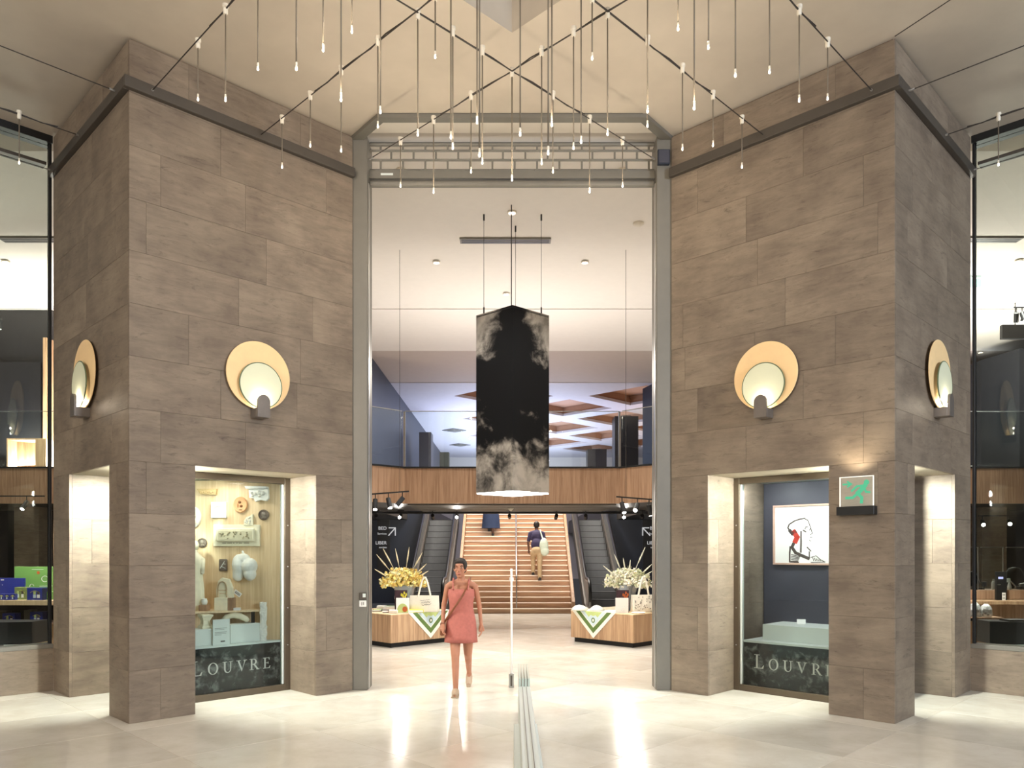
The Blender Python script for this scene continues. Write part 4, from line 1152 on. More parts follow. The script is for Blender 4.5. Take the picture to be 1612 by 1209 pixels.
# shop walls
mb = MB(); mb.box(-26, 26, 46, 46.2, 0, SZC); tag(mb.build('wall_shop_back', M['white']), kind='structure')
for s, nm in ((-1, 'left'), (1, 'right')):
    mb = MB(); mb.box(*sorted((s * 26, s * 26.2)), 9.7, 46, 0, SZC); tag(mb.build('wall_shop_%s' % nm, M['navy']), kind='structure')
    mb = MB(); x0, x1 = sorted((s * 2.98 + .12, s * 16)); mb.box(x0, x1, 24.8, 24.95, 0, 3.3); tag(mb.build('wall_stair_%s' % nm, M['navy']), kind='structure')
    mb = MB(); x0, x1 = sorted((s * 7.6, s * 16)); mb.box(x0, x1, 19.0, 19.15, 0, 2.70); tag(mb.build('wall_display_%s' % nm, M['night']), kind='structure')
    # wall between hall and shop behind the pillar
    mb = MB(); x0, x1 = sorted((s * 1.97, s * 3.0)); mb.box(x0, x1, 9.75, 9.85, 0, SZC); tag(mb.build('wall_reveal_%s' % nm, M['white']), kind='structure')
# mezzanine slab
SOF, TOP = 2.66, 3.42
outl = [(-16, 16), (-5, 16), (-3.63, 14.6), (-2.23, 16), (2.23, 16), (3.63, 14.6), (5, 16), (16, 16), (16, 46), (3.35, 46), (3.35, 19.2), (-3.35, 19.2), (-3.35, 46), (-16, 46)]
mb = MB(); plate(mb, outl, [], SOF + .01, TOP - SOF - .03); mz = tag(mb.build('mezzanine_floor', M['steel_dark'], origin=(0, 16, SOF)), kind='structure')
front = outl[:8]
for k in range(7):
    a_, b_ = Vector(front[k] + (0,)), Vector(front[k + 1] + (0,)); d = (b_ - a_).normalized(); n = Vector((d.y, -d.x, 0))
    p = [a_, b_, b_ + n * .03, a_ + n * .03]
    mb = MB(); mb.prism([(v.x, v.y) for v in p], SOF + .0, TOP - .035); mb.build('fascia_panel', M['wood_dark'], mz)
    p = [a_, b_, b_ + n * .045, a_ + n * .045]
    mb = MB(); mb.prism([(v.x, v.y) for v in p], TOP - .035, TOP); mb.build('edge_trim', M['black'], mz)
# perforated soffit grille: fine bars near the front edge
for k in range(3):
    mb = MB(); mb.box(-2.2, 2.2, 16.35 + k * 1.0, 17.25 + k * 1.0, SOF - .012, SOF + .008); mb.build('soffit_grille', pm('perforated_metal', srgb(104, 98, 92), 0.6, amp=.3, scale=60), mz)
mb = MB(); mb.box(-16, 16, 19.15, 19.25, SOF - .06, SOF + .0); mb.build('soffit_edge', M['black'], mz)
# glass balustrades on the mezzanine edge
gb = empty('glass_balustrade', (0, 16, TOP), 'frameless glass balustrade with slim posts along the mezzanine edge', 'balustrade')
for k in range(0, 7):
    a_, b_ = Vector(front[k] + (0,)), Vector(front[k + 1] + (0,)); L_ = (b_ - a_).length; d = (b_ - a_).normalized(); n = Vector((-d.y, d.x, 0))
    m_ = max(1, round(L_ / 2.3))
    for j in range(m_):
        p, q = a_ + d * (L_ * j / m_ + .01) + n * .05, a_ + d * (L_ * (j + 1) / m_ - .01) + n * .05
        mb = MB(); mb.prism([(v.x, v.y) for v in (p, q, q + n * .016, p + n * .016)], TOP, TOP + 1.15); mb.build('glass_pane', M['glass'], gb)
        mb = MB(); mb.prism([(v.x, v.y) for v in (p, q, q + n * .02, p + n * .02)], TOP + 1.15, TOP + 1.165); mb.build('top_edge', M['chrome'], gb)
for x, y in ((-2.23, 16.05), (2.23, 16.05)):
    mb = MB(); mb.box(x - .022, x + .022, y, y + .04, TOP, TOP + 1.15); mb.build('post', M['chrome'], gb)
# upper level: navy walls, dark columns
mb = MB(); mb.box(-9, -4.0, 21.8, 44, TOP, SZC - .002); tag(mb.build('wall_upper_left', M['navy']), kind='structure')
mb = MB(); mb.prism([(4.45, 26.4), (4.75, 25.2), (9, 25.2), (9, 26.4)], TOP, SZC - .002); tag(mb.build('wall_upper_right', M['navy']), kind='structure')
for px0, px1, py, w in ((968, 1005, 655, 'nearer'), (925, 955, 707, 'farther')):
    Y = 5.42 * F / (866 - py); x0, x1 = (px0 - CX) / F * Y, (px1 - CX) / F * Y
    e = empty('square_column', ((x0 + x1) / 2, Y, TOP), '%s dark square column on the upper floor under the coffered ceiling' % w, 'column', 'dark columns of the upper floor')
    mb = MB(); mb.box(x0, x1, Y, Y + .9, TOP, 7.12, bev=.01); mb.build('shaft', M['night'], e)
    mb = MB(); mb.box(x0 + .3, x1 - .28, Y + .2, Y + .7, 7.12, SZC); mb.build('capital', M['white'], e)
x0, x1 = -3.62, -3.15
mb = MB(); mb.box(x0, x1, 30.2, 30.9, TOP, 6.3, bev=.01); tag(mb.build('partition_panel', M['navy2']), 'tall slate-blue panel on the upper floor beside the navy wall', 'partition')
mb = MB(); mb.box(-3.1, -2.7, 33.2, 33.6, TOP, 5.9, bev=.01); tag(mb.build('olive_panel', pm('olive_paint', srgb(70, 68, 52), .6)), 'dark olive slab on the upper floor next to the slate panel', 'partition')

# ------------------------------------------------------------------ hanging prism lamp with printed clouds
PYn, hd = 12.2, .60
M['cloud_prism'] = cloud_mat('night_sky_print', (0.005, 0.0055, 0.007), (0.50, 0.46, 0.41), 2.9, [(0.0, .55), (.14, .50), (.25, .38), (.33, .20), (.42, .25), (.50, .17), (.60, -.05), (.84, .03), (1.0, .03)], 'prism')
zb, zt = 1.7 + 91.5 / F * PYn, 1.7 + 386 / F * PYn
cxp = .01
dia = [(cxp, PYn), (cxp + hd, PYn + .55), (cxp, PYn + 1.1), (cxp - hd, PYn + .55)]
pr = empty('prism_lantern', (cxp, PYn + .55, zb), 'big hanging square lantern printed with night clouds, one edge forward', 'lantern')
for k in range(4):
    a_, b_ = Vector(dia[k] + (0,)), Vector(dia[(k + 1) % 4] + (0,)); d = (b_ - a_).normalized(); n = Vector((-d.y, d.x, 0))
    mb = MB(); mb.prism([(v.x, v.y) for v in (a_, b_, b_ + n * .02, a_ + n * .02)], zb, zt)
    mb.build('printed_side', M['cloud_prism'], pr, origin=(cxp, PYn + .55, zb))
mb = MB(); mb.prism(dia, zb + .004, zb + .02); mb.build('diffuser', emis('lantern_glow', (1, .97, .93), 38.0), pr)
mb = MB(); mb.prism(dia, zt - .04, zt - .02); mb.build('top_plate', M['night'], pr)
for px, py, yy in ((758, 315, .5), (850.5, 322, .5), (813, 340, .95)):
    Yw = PYn + yy; xw = {758: -.47, 850.5: .47, 813: .05}[px]
    mb = MB(); mb.tube([(cxp + xw, Yw, zt - .03), (cxp + xw, Yw, SZC)], .004, 6); w_ = mb.build('wire', M['cable'], pr)
    mb = MB(); mb.tube([(cxp + xw, Yw, zt - .03), (cxp + xw, Yw, zt + .12)], .012, 8); mb.build('wire_grip', M['black'], pr)
    mb = MB(); mb.tube([(cxp + xw, Yw, SZC - .1), (cxp + xw, Yw, SZC)], .014, 8); mb.build('ceiling_hook', M['black'], pr)
mb = MB(); mb.tube([(cxp - .02, PYn + .15, zt - .03), (cxp - .02, PYn + .15, SZC)], .009, 6); mb.build('power_cord', M['cable'], pr)

# ------------------------------------------------------------------ central stair
NST, RIS, GO, Y0 = 24, .1417, .19, 20.75
xl, xr = -1.42, 1.60
stair = empty('staircase', ((xl + xr) / 2, Y0, 0), 'broad oak staircase with pale nosings rising between the two escalators', 'staircase')
for k in range(NST):
    y = Y0 + k * GO
    mb = MB(); mb.box(xl, xr, y, y + GO + .12, max(0, k * RIS - .02) + .001, (k + 1) * RIS - .012); st = mb.build('step', M['wood_step'], stair)
    mb = MB(); mb.box(xl, xr, y - .012, y + .05, (k + 1) * RIS - .026, (k + 1) * RIS, bev=.003); mb.build('nosing', M['nosing'], st)
for x0, x1 in ((xl - .08, xl - .005), (xr + .005, xr + .08)):
    mb = MB()
    tipz = NST * RIS; ye = Y0 + NST * GO
    Mx = Matrix(((0, 0, 1, 0), (1, 0, 0, 0), (0, 1, 0, 0), (0, 0, 0, 1)))
    mb.prism([(Y0 - .1, 0), (ye, tipz - .2), (ye, tipz + .25), (Y0 - .1, .32)], x0, x1, M=Mx)
    mb.build('stringer', M['wood_dark'], stair)
hr = empty('stair_handrail', (.12, Y0, 0), 'slim metal handrail up the middle of the oak staircase', 'handrail')
mb = MB(); mb.tube([(.12, Y0 + .06, .95), (.12, Y0 + .2, 1.06), (.12, Y0 + NST * GO, NST * RIS + .9)], .024, 10); mb.build('rail', M['chrome'], hr, smooth=True)
for k in (0, 7, 14, 21):
    y = Y0 + k * GO + .08; mb = MB(); mb.tube([(.12, y, (k + 1) * RIS), (.12, y, (k + 1) * RIS + .80)], .018, 8); mb.build('post', M['chrome'], hr)

# ------------------------------------------------------------------ escalators
M['esc_step'] = pm('escalator_tread', srgb(104, 106, 108), .55, .2, amp=.06, scale=8)
M['esc_side'] = pm('escalator_side', srgb(128, 126, 124), .32, .6, amp=.05)


def escalator(x0, x1, label):
    e = empty('escalator', ((x0 + x1) / 2, 20.3, 0), label, 'escalator', 'escalators beside the oak staircase')
    Ys, rs, gg = 20.3, .19, .329
    for k in range(14):
        y = Ys + k * gg
        mb = MB(); mb.box(x0, x1, y, y + gg + .05, max(0.001, k * rs - .03), (k + 1) * rs, bev=.006); st = mb.build('step', M['esc_step'], e)
        mb = MB(); mb.box(x0 + .02, x1 - .02, y - .004, y + .035, (k + 1) * rs - .012, (k + 1) * rs + .002); mb.build('step_edge', M['rubber'], st)
    mb = MB(); mb.box(x0, x1, 19.55, Ys, .001, .012); mb.build('landing_plate', M['steel_dark'], e)
    sl = rs / gg; ye = 24.75
    Mx = Matrix(((0, 0, 1, 0), (1, 0, 0, 0), (0, 1, 0, 0), (0, 0, 0, 1)))
    for xx in (x0 - .07, x1 + .07):
        zt_ = lambda y: max(0, (y - Ys) * sl)
        mb = MB(); mb.prism([(19.5, 0), (19.42, .35), (19.5, .78), (19.75, .92), (20.5, .92), (ye, zt_(ye) + .86), (ye, zt_(ye) - .1), (20.5, 0)], xx - .022, xx + .022, M=Mx); mb.build('balustrade', M['esc_side'], e)
        mb = MB(); mb.prism([(19.6, 0), (19.6, .2), (20.3, .3), (ye, zt_(ye) + .3), (ye, zt_(ye) - .1), (20.6, 0)], xx - .06, xx + .06, M=Mx); mb.build('skirt', M['steel_dark'], e)
        pts = [(xx, 19.62, .30), (xx, 19.46, .42), (xx, 19.43, .62), (xx, 19.52, .82), (xx, 19.75, .95), (xx, 20.45, .96), (xx, 20.8, 1.10), (xx, ye, zt_(ye) + .90)]
        mb = MB(); mb.tube(pts, .042, 10); mb.build('handrail', M['rubber'], e, smooth=True)
        mb = MB(); mb.tube([(xx, 19.75, .90), (xx, 20.45, .91), (xx, 20.8, 1.05), (xx, ye, zt_(ye) + .85)], .034, 8); mb.build('rail_track', M['chrome'], e)
    return e


escalator(2.03, 2.83, 'grey escalator on the right of the oak staircase')
escalator(-2.62, -1.82, 'grey escalator on the left of the oak staircase')

# ------------------------------------------------------------------ signs on the navy walls beside the escalators
M['sign_white'] = emis('sign_white', (1, 1, 1), .55)


def words(txt, h, loc, parent, name='lettering'):
    c = bpy.data.curves.new(name, 'FONT'); c.body = txt; c.size = h; c.extrude = .002; c.align_x = 'RIGHT'
    o = bpy.data.objects.new(name, c); COL.objects.link(o); o.data.materials.append(M['sign_white'])
    me = bpy.data.meshes.new_from_object(o.evaluated_get(bpy.context.evaluated_depsgraph_get())); bpy.data.objects.remove(o)
    me.materials.clear(); me.materials.append(M['sign_white'])
    o = bpy.data.objects.new(name, me); COL.objects.link(o)
    o.rotation_euler = (math.pi / 2, 0, 0); o.parent = parent; o.location = Vector(loc) - WL[parent.name]; return o


for s in (-1, 1):
    Yw = 24.74
    p0 = at(603 if s < 0 else 1023, 838, Yw)
    e = empty('wayfinding_sign', (p0.x, Yw, 1.35), 'white arrow and short white words on the navy wall by the %s escalator' % ('left' if s < 0 else 'right'), 'sign')
    mb = MB(); q = at(597 if s < 0 else 1015, 800, Yw); mb.box(q.x - .06, q.x + .34, Yw - .02, Yw + .04, 1.0, 2.95); mb.build('panel', M['night'], e)
    a0, a1 = at(612 if s < 0 else 1023, 843, Yw), at(622.5 if s < 0 else 1011.5, 831, Yw)
    I_ = Matrix.Translation((0, Yw - .025, 0))
    mb = MB(); mb.stroke([(a0.x, a0.z), (a1.x, a1.z)], .034, I_, -.004, 0); mb.stroke([(a1.x, a1.z), (a1.x - (-s) * .20, a1.z)], .034, I_, -.004, 0); mb.stroke([(a1.x, a1.z), (a1.x, a1.z - .24)], .034, I_, -.004, 0)
    mb.build('arrow', M['sign_white'], e)
    rx = 609 if s < 0 else 1036
    for py, h, t in ((834, .15, 'BED'), (841.5, .09, 'Services'), (857, .15, 'LIBER'), (863, .09, 'sorties')):
        q = at(rx, py, Yw); words(t, h, (q.x, Yw - .03, q.z), e)

# ------------------------------------------------------------------ track spotlights


def track(p0, p1, heads, label, hang=0):
    p0 = Vector(p0); p1 = Vector(p1)
    e = empty('track_light', (p0 + p1) / 2, label, 'spotlights', 'black track spotlights of the shop')
    mb = MB(); mb.tube([p0, p1], .018, 4); mb.build('track', M['black'], e)
    for t in ((.2, .8) if hang else ()):
        q = p0.lerp(p1, t); mb = MB(); mb.tube([q, Vector((q.x, q.y, hang))], .004, 6); mb.build('hanging_wire', M['cable'], e)
    for t, aim, pw in heads:
        q = p0.lerp(p1, t); d = (Vector(aim) - q).normalized(); c = q + Vector((0, 0, -.12))
        mb = MB(); mb.tube([q, c], .010, 6); mb.tube([c - d * .02, c + d * .18], [.044, .044], 12); h = mb.build('spot_head', M['black'], e)
        mb = MB(); mb.tube([c + d * .178, c + d * .186], .036, 12); mb.build('lens', M['spotglow'], h)
        if pw: lamp('SPOT', c + d * .21, pw, (1, .93, .84), .03, aim=aim, spot=60, blend=.5, name='spot_light')
    return e


Yt = 14.2
track(at(570, 779, Yt), at(644, 773.5, Yt), [(.28, (-2.4, 13.4, .6), 90), (.56, (-1.5, 13.0, 0), 0), (.86, (-3.4, 13.6, .9), 90)], 'black track with three spotlights in front of the fascia, left end', SZC)
track(at(970, 782, Yt), at(1046, 788, Yt), [(.12, (2.4, 13.4, .6), 90), (.44, (1.2, 11.8, .8), 90), (.68, (3.0, 14.6, .5), 0)], 'black track with three spotlights in front of the fascia, right end', SZC)
zs_ = SOF - .008
for i, (px, aim) in enumerate(((592, (-4.2, 24, 1.6)), (631, (-3.0, 12, .8)), (681, (-2.2, 24, .8)), (719, (-.9, 12, .8)), (802, (0, 24, 1.6)), (876, (.9, 24, .9)), (922, (2.4, 24, .8)), (981, (2.4, 12, .8)), (1011, (4.2, 24, 1.4)))):
    Yq = 18.7; x = (px - CX) / F * Yq
    track((x - .08, Yq, zs_), (x + .08, Yq, zs_), [(.5, aim, 140 if i % 2 == 0 else 60)], 'single black spotlight under the mezzanine edge, %s counting from the left' % ORD[i])
for px in (804,):
    mb = MB(); mb.lathe([(.07, 0), (.07, -.02), (.02, -.07), (0, -.07)], ((px - CX) / F * 17.4, 17.4, SOF - .013), 14); tag(mb.build('loudspeaker', M['ivory'], smooth=True), 'small white conical loudspeaker under the middle of the mezzanine', 'loudspeaker')
lamp('AREA', (0, 22.5, 6.9), 900, (1, .92, .82), 3.0, aim=(0, 22.5, 0), size_y=2.0, name='stair_light')

# ------------------------------------------------------------------ display tables just inside the doorway
TH = .585


def tframe(s):
    """table frame: front corner as origin, a along the inner front side, b along the outer front side"""
    o = Vector((s * 2.10, 13.42, 0)); A = Vector((-s * R2, R2, 0)); B = Vector((s * R2, R2, 0))
    return axes(o, A, B)


M['scarf'] = pm('white_silk', srgb(240, 240, 228), .6, amp=.01)
M['green_print'] = pm('leaf_green_print', srgb(96, 122, 62), .6, amp=.15)
M['green_pale'] = pm('pale_green_print', srgb(190, 206, 130), .6, amp=.12)
M['blue_pale'] = pm('pale_blue_print', srgb(205, 222, 228), .6, amp=.05)
M['yellow'] = pm('yellow_print', srgb(226, 212, 70), .6, amp=.12, scale=30)
M['orange'] = pm('orange_print', srgb(190, 96, 44), .6, amp=.08)
M['canvas'] = pm('cotton_canvas', srgb(232, 226, 210), .85, amp=.04, scale=30)
M['urn'] = pm('grey_glass_urn', srgb(150, 156, 164), .18, .35, amp=.10, scale=6)
M['purple_img'] = pm('dark_flower_print', srgb(58, 36, 44), .5, amp=.6, scale=12)

for s in (-1, 1):
    w = 'left' if s < 0 else 'right'
    tm = tframe(s)
    e = empty('display_table', tm @ Vector((.7, .7, 0)), 'low square oak display table on a black plinth, %s of the doorway' % w, 'table')
    mb = MB(tm); mb.box(0, 1.42, 0, 1.42, .085, TH - .02, bev=.003); mb.build('body', M['wood'], e)
    mb = MB(tm); mb.box(.05, 1.37, .05, 1.37, 0, .085); mb.build('plinth', M['black'], e)
    mb = MB(tm); mb.box(-.004, 1.424, -.004, 1.424, TH - .02, TH, bev=.004); mb.build('top', M['wood_pale'], e)
    # scarf with one corner hanging over the inner front side
    c0, hw, dp = .88, .50, .48
    sc = empty('printed_scarf', tm @ Vector((c0, 0, TH)), 'white scarf with green border print hanging over the %s table edge' % w, 'scarf')
    FX = Matrix.Translation((c0, 0, TH)) @ axes(Vector((0, 0, 0)), Vector((1, 0, 0)), Vector((0, -1, 0)))

    def tri(h, d, z0=0.0): return [(-h, z0), (h, z0), (0, z0 - d)]
    def band(o, i): return [[o[0], o[2], i[2], i[0]], [o[2], o[1], i[1], i[2]]]
    mb = MB(tm); mb.poly(tri(hw, dp), FX, .006, .010); mb.box(c0 - hw, c0 + hw, -.010, .42, TH + .001, TH + .005); mb.build('cloth', M['scarf'], sc)
    mb = MB(tm)
    for q in band(tri(hw - .09, dp - .09), tri(hw - .19, dp - .19)): mb.poly(q, FX, .010, .012)
    mb.build('green_border', M['green_print'], sc)
    mb = MB(tm); mb.poly(tri(hw - .21, dp - .21), FX, .010, .012); mb.build('blue_field', M['blue_pale'], sc)
    mb = MB(tm); mb.poly([(-.20, 0), (.20, 0), (.10, -.10), (.06, -.06), (0, -.08), (-.06, -.06), (-.10, -.10)], FX, .012, .014); mb.build('pale_leaf', M['green_pale'], sc)
    mb = MB(tm); mb.poly(ell_pts(0, -.155, .042, .05, 0, 2 * math.pi, 14)[:-1], FX, .012, .0145); mb.build('green_ring', M['green_print'], sc)
    mb = MB(tm); mb.poly(ell_pts(0, -.155, .02, .026, 0, 2 * math.pi, 12)[:-1], FX, .0145, .016); mb.build('ring_centre', M['scarf'], sc)
    # urn with dried flowers
    vx = at(635 if s < 0 else 988, 866, 14.35); zc = TH
    ve = empty('flower_urn', (vx.x, vx.y, zc), 'grey flared urn holding dried flowers on the %s table' % w, 'urn')
    mb = MB(); mb.lathe([(0, 0), (.13, 0), (.13, .02), (.06, .05), (.05, .09), (.10, .16), (.145, .24), (.15, .31), (.17, .40), (.225, .455), (.23, .47), (.21, .47), (.16, .41), (.13, .30), (0, .28)], (vx.x, vx.y, zc), 28); mb.build('body', M['urn'], ve, smooth=True, flat_angle=50)
    mb = MB(); mb.tube([(vx.x + .16 * math.cos(t), vx.y - .02, zc + .24 + .09 * math.sin(t)) for t in [math.pi * 1.5 + i * -.35 for i in range(8)]], .012, 8); mb.build('handle', M['urn'], ve)
    yel = s < 0
    cA, cB, cC = ((srgb(244, 226, 140), srgb(250, 242, 196), srgb(222, 190, 110)) if yel else (srgb(244, 236, 214), srgb(240, 238, 226), srgb(208, 212, 176)))
    mA, mB_, mC = [pm('dried_bloom', c, .8, amp=.12, scale=20) for c in (cA, cB, cC)]
    bq = empty('dried_bouquet', (vx.x, vx.y, zc + .44), ('yellow dried flower bouquet with tall grass plumes in the left urn' if yel else 'creamy white dried flower bouquet with grass plumes in the right urn'), 'bouquet')
    rb = random.Random(11 if yel else 23)
    C0 = Vector((vx.x, vx.y, zc + .44))
    # blossoms: thousands of small florets
    for mt, num, R_ in ((mA, 420, .40), (mB_, 300, .42), (mC, 220, .44)):
        mb = MB()
        for k in range(num):
            th = rb.uniform(0, 2 * math.pi); el = rb.uniform(-.1, 1.45); rr_ = R_ * rb.uniform(.45, 1.0)
            d = Vector((math.cos(th) * math.cos(el) * 1.08, math.sin(th) * math.cos(el) * .85, math.sin(el) * .74))
            p = C0 + d * rr_ + Vector((0, 0, .02)); sz = rb.uniform(.014, .034)
            M4 = Matrix.Translation(p) @ Matrix.Rotation(rb.uniform(0, 6.28), 4, d.orthogonal() if d.length > 0 else 'X') 
            for q in range(3):
                R4 = M4 @ Matrix.Rotation(q * 1.05, 4, 'Z') @ Matrix.Rotation(rb.uniform(.3, 1.2), 4, 'X')
                vs = [mb.bm.verts.new(R4 @ Vector(c)) for c in ((-sz * .5, 0, 0), (sz * .5, 0, 0), (sz * .7, 0, sz * 1.3), (0, sz * .3, sz * 1.8), (-sz * .7, 0, sz * 1.3))]
                mb.bm.faces.new(vs)
        o = mb.build('blossoms', mt, bq); o['kind'] = 'stuff'
    mb = MB()
    for k in range(150):
        th = rb.uniform(0, 2 * math.pi); el = rb.uniform(.05, 1.4); d = Vector((math.cos(th) * math.cos(el), math.sin(th) * math.cos(el) * .8, math.sin(el) * .8))
        mb.tube([C0 + Vector((0, 0, -.05)), C0 + d * rb.uniform(.35, .50)], .0022, 3, caps=False)
    o = mb.build('stems', mC, bq); o['kind'] = 'stuff'
    # tall plumes
    angs = ((-58, .62), (-40, .78), (-27, .80), (-12, .72), (8, .74), (30, .74), (46, .62), (58, .55)) if yel else ((-50, .62), (-24, .68), (-10, .55), (6, .50), (24, .80), (47, .62), (58, .55))
    for a_, L_ in angs:
        t = math.radians(a_); d = Vector((math.sin(t), rb.uniform(-.25, .15), math.cos(t))).normalized()
        b0 = C0 + d * .2; b1 = C0 + d * (L_ * .60); b2 = C0 + d * L_
        mb = MB(); mb.tube([C0, b1], .004, 5); mb.tube([b1, b1.lerp(b2, .25), b1.lerp(b2, .6), b2], [.006, .014, .012, .003], 7)
        mb.build('grass_plume', pm('grass_plume', srgb(226, 212, 176) if yel else srgb(228, 226, 206), .85, amp=.2, scale=40), bq)
    # tote bag
    tp = at(668 if s < 0 else 1013, 866, 13.95)
    bw, bh, bd = (.27, .30, .05) if yel else (.23, .31, .07)
    TX = Matrix.Translation((tp.x, tp.y, TH)) @ Matrix.Rotation(s * .12, 4, 'Z')
    tb = empty('tote_bag', (tp.x, tp.y, TH), ('white canvas tote bag with scribbled black script on the left table' if yel else 'cream tote bag with a small flower print on the right table'), 'bag')
    mb = MB(); rings = []
    for z, fx, fy in ((0.005, .92, 1.0), (.02, 1.0, 1.1), (bh * .5, 1.0, .9), (bh, .97, .35)):
        rings.append([TX @ Vector((x * bw * fx, y * bd * fy, z)) for x, y in ((-1, -.6), (-.8, -1), (0, -1.1), (.8, -1), (1, -.6), (1, .6), (.8, 1), (0, 1.1), (-.8, 1), (-1, .6))])
    mb.loft(rings); mb.build('body', M['canvas'], tb, smooth=True, flat_angle=60)
    for yq in (-.02, .02):
        mb = MB(); pts = [TX @ Vector((x * bw, yq, bh + z)) for x, z in ((-.42, -.03), (-.30, .12), (-.16, .26), (-.03, .33), (.07, .33), (.18, .26), (.32, .12), (.44, -.03))]
        mb.tube(pts, .012, 6); mb.build('handle', M['canvas'], tb)
    if yel:
        IX = TX @ Matrix.Translation((0, -bd * 1.02, 0))
        for row_, z in enumerate((.205, .165, .125)):
            mb = MB(); x = -.06 + row_ * .012; r2 = random.Random(row_)
            pts = []
            for q in range(16): pts.append((x + q * .0115, z + q * .0016 + r2.uniform(-.012, .012)))
            mb.stroke(pts, .0045, IX, -.004, -.001); mb.build('script', M['ink'], tb)
    else:
        mb = MB(); r2 = random.Random(4)
        for q in range(46):
            x, z = r2.uniform(-.8, .8) * bw, r2.uniform(.04, .93) * bh; f_ = 1.1 - .7 * (z / bh) ** 2 * .5
            mb.poly(ell_pts(x, z, .007, .009, 0, 2 * math.pi, 6)[:-1], TX, -bd * 1.14 if z < bh * .6 else -bd * .98, -bd * .80)
        o = mb.build('flower_print', M['ink'], tb); o['kind'] = 'stuff'
    # picture card on a stand and poster in front of it
    pp = at(631 if s < 0 else 980, 866, 13.85)
    e = empty('picture_card', (pp.x, pp.y, TH), 'dark card with orange flowers standing behind a pale poster, %s table' % w, 'card')
    mb = MB(); mb.box(pp.x - .11, pp.x + .115, pp.y, pp.y + .02, TH, TH + .40); mb.build('board', M['purple_img'], e)
    mb = MB(); I_ = Matrix.Translation((pp.x, pp.y, TH)); r2 = random.Random(9)
    for q in range(6): mb.poly(ell_pts(.01 + q * .017, .31 + r2.uniform(-.03, .05), .014, .03, 0, 2 * math.pi, 8)[:-1], I_, -.003, 0)
    mb.build('orange_flowers', M['orange'] if not yel else M['yellow'], e)
    pp = at(634 if s < 0 else 979, 866, 13.72)
    e = empty('poster_card', (pp.x, pp.y, TH), ('white poster card with a green leaf and brown disc on the left table' if yel else 'white poster card with pale dots in front on the right table'), 'card')
    mb = MB(); mb.box(pp.x - .115, pp.x + .115, pp.y - .01, pp.y, TH, TH + .27); mb.build('board', M['paper'], e)
    mb = MB(); I_ = Matrix.Translation((pp.x, pp.y - .01, TH))
    if yel:
        mb.poly([(-.10, .01)] + ell_pts(0, .04, .10, .13, math.pi, 0, 12) + [(.10, .01)], I_, -.003, 0); mb.build('green_leaf', M['green_pale'], e)
        mb = MB(); mb.poly(ell_pts(.04, .07, .045, .05, 0, 2 * math.pi, 14)[:-1], I_, -.006, -.003); mb.build('brown_disc', M['orange'], e)
    else:
        r2 = random.Random(2)
        for q in range(18): mb.poly(ell_pts(r2.uniform(-.1, .1), r2.uniform(.02, .12), .006, .006, 0, 2 * math.pi, 6)[:-1], I_, -.003, 0)
        o = mb.build('dots', M['blue_pale'], e); o['kind'] = 'stuff'


def slab_item(s, px0, px1, Y, z0, h, dep, mat, name, label, cat, yaw=0.0, band=None):
    a_, b_ = at(px0, 866, Y), at(px1, 866, Y); c = (a_ + b_) / 2; wd = (b_ - a_).length
    Mx = Matrix.Translation((c.x, Y, z0)) @ Matrix.Rotation(yaw, 4, 'Z')
    e = empty(name, (c.x, Y, z0), label, cat)
    mb = MB(); mb.box(-wd / 2, wd / 2, 0, dep, 0, h, bev=min(.004, h * .3), M=Mx); mb.build('cover', M[mat], e)
    mb = MB(); mb.box(-wd / 2 - .0015, wd / 2 - .012, -.0015, dep - .01, h * .2, h * .8, M=Mx); mb.build('pages', M['paper' if mat != 'paper' else 'ivory'], e)
    if band:
        mb = MB(); mb.box(-wd / 2 + .02, wd / 2 - .02, .02, dep - .02, h, h + .002, M=Mx); mb.build('cover_print', M[band], e)
    return e


Z1 = TH + .006
M['leaf_dark'] = pm('dark_green_cover', srgb(54, 84, 46), .5, amp=.2, scale=20)
slab_item(-1, 586, 601, 14.0, Z1, .03, .2, 'leaf_dark', 'book', 'thin dark green book at the outer end of the left table', 'book', .1, 'green_pale')
slab_item(-1, 593, 607, 14.25, Z1, .085, .18, 'paper', 'box', 'white carton behind the green book on the left table', 'box', .0)
slab_item(-1, 603, 623, 14.05, Z1, .09, .2, 'grey_white', 'book_stack_box', 'white and green box left of the poster card', 'box', -.1, 'green_print')
slab_item(-1, 602, 612, 13.72, Z1, .05, .12, 'ink', 'notecard_box', 'small dark striped box in front of the white boxes', 'box', .1)
slab_item(-1, 612, 626, 13.66, Z1, .05, .14, 'paper', 'notecard_box', 'small white box before the poster card, left table', 'box', .05)
slab_item(-1, 641, 667, 13.80, Z1, .045, .20, 'yellow', 'puzzle_box', 'flat yellow patterned box in front of the tote bag', 'box', .12)
slab_item(-1, 668, 702, 14.1, Z1, .018, .24, 'scarf', 'magazine', 'pale open magazine at the inner end of the left table', 'magazine', .2, 'green_pale')
slab_item(1, 955, 975, 13.85, Z1, .025, .2, 'blue_pale', 'book', 'flat pale blue book beside the hanging scarf, right table', 'book', -.2, 'paper')
slab_item(1, 993, 1014, 13.62, Z1, .012, .2, 'canvas', 'leaflet', 'cream leaflet lying before the flowered tote bag', 'leaflet', -.3, 'paper')
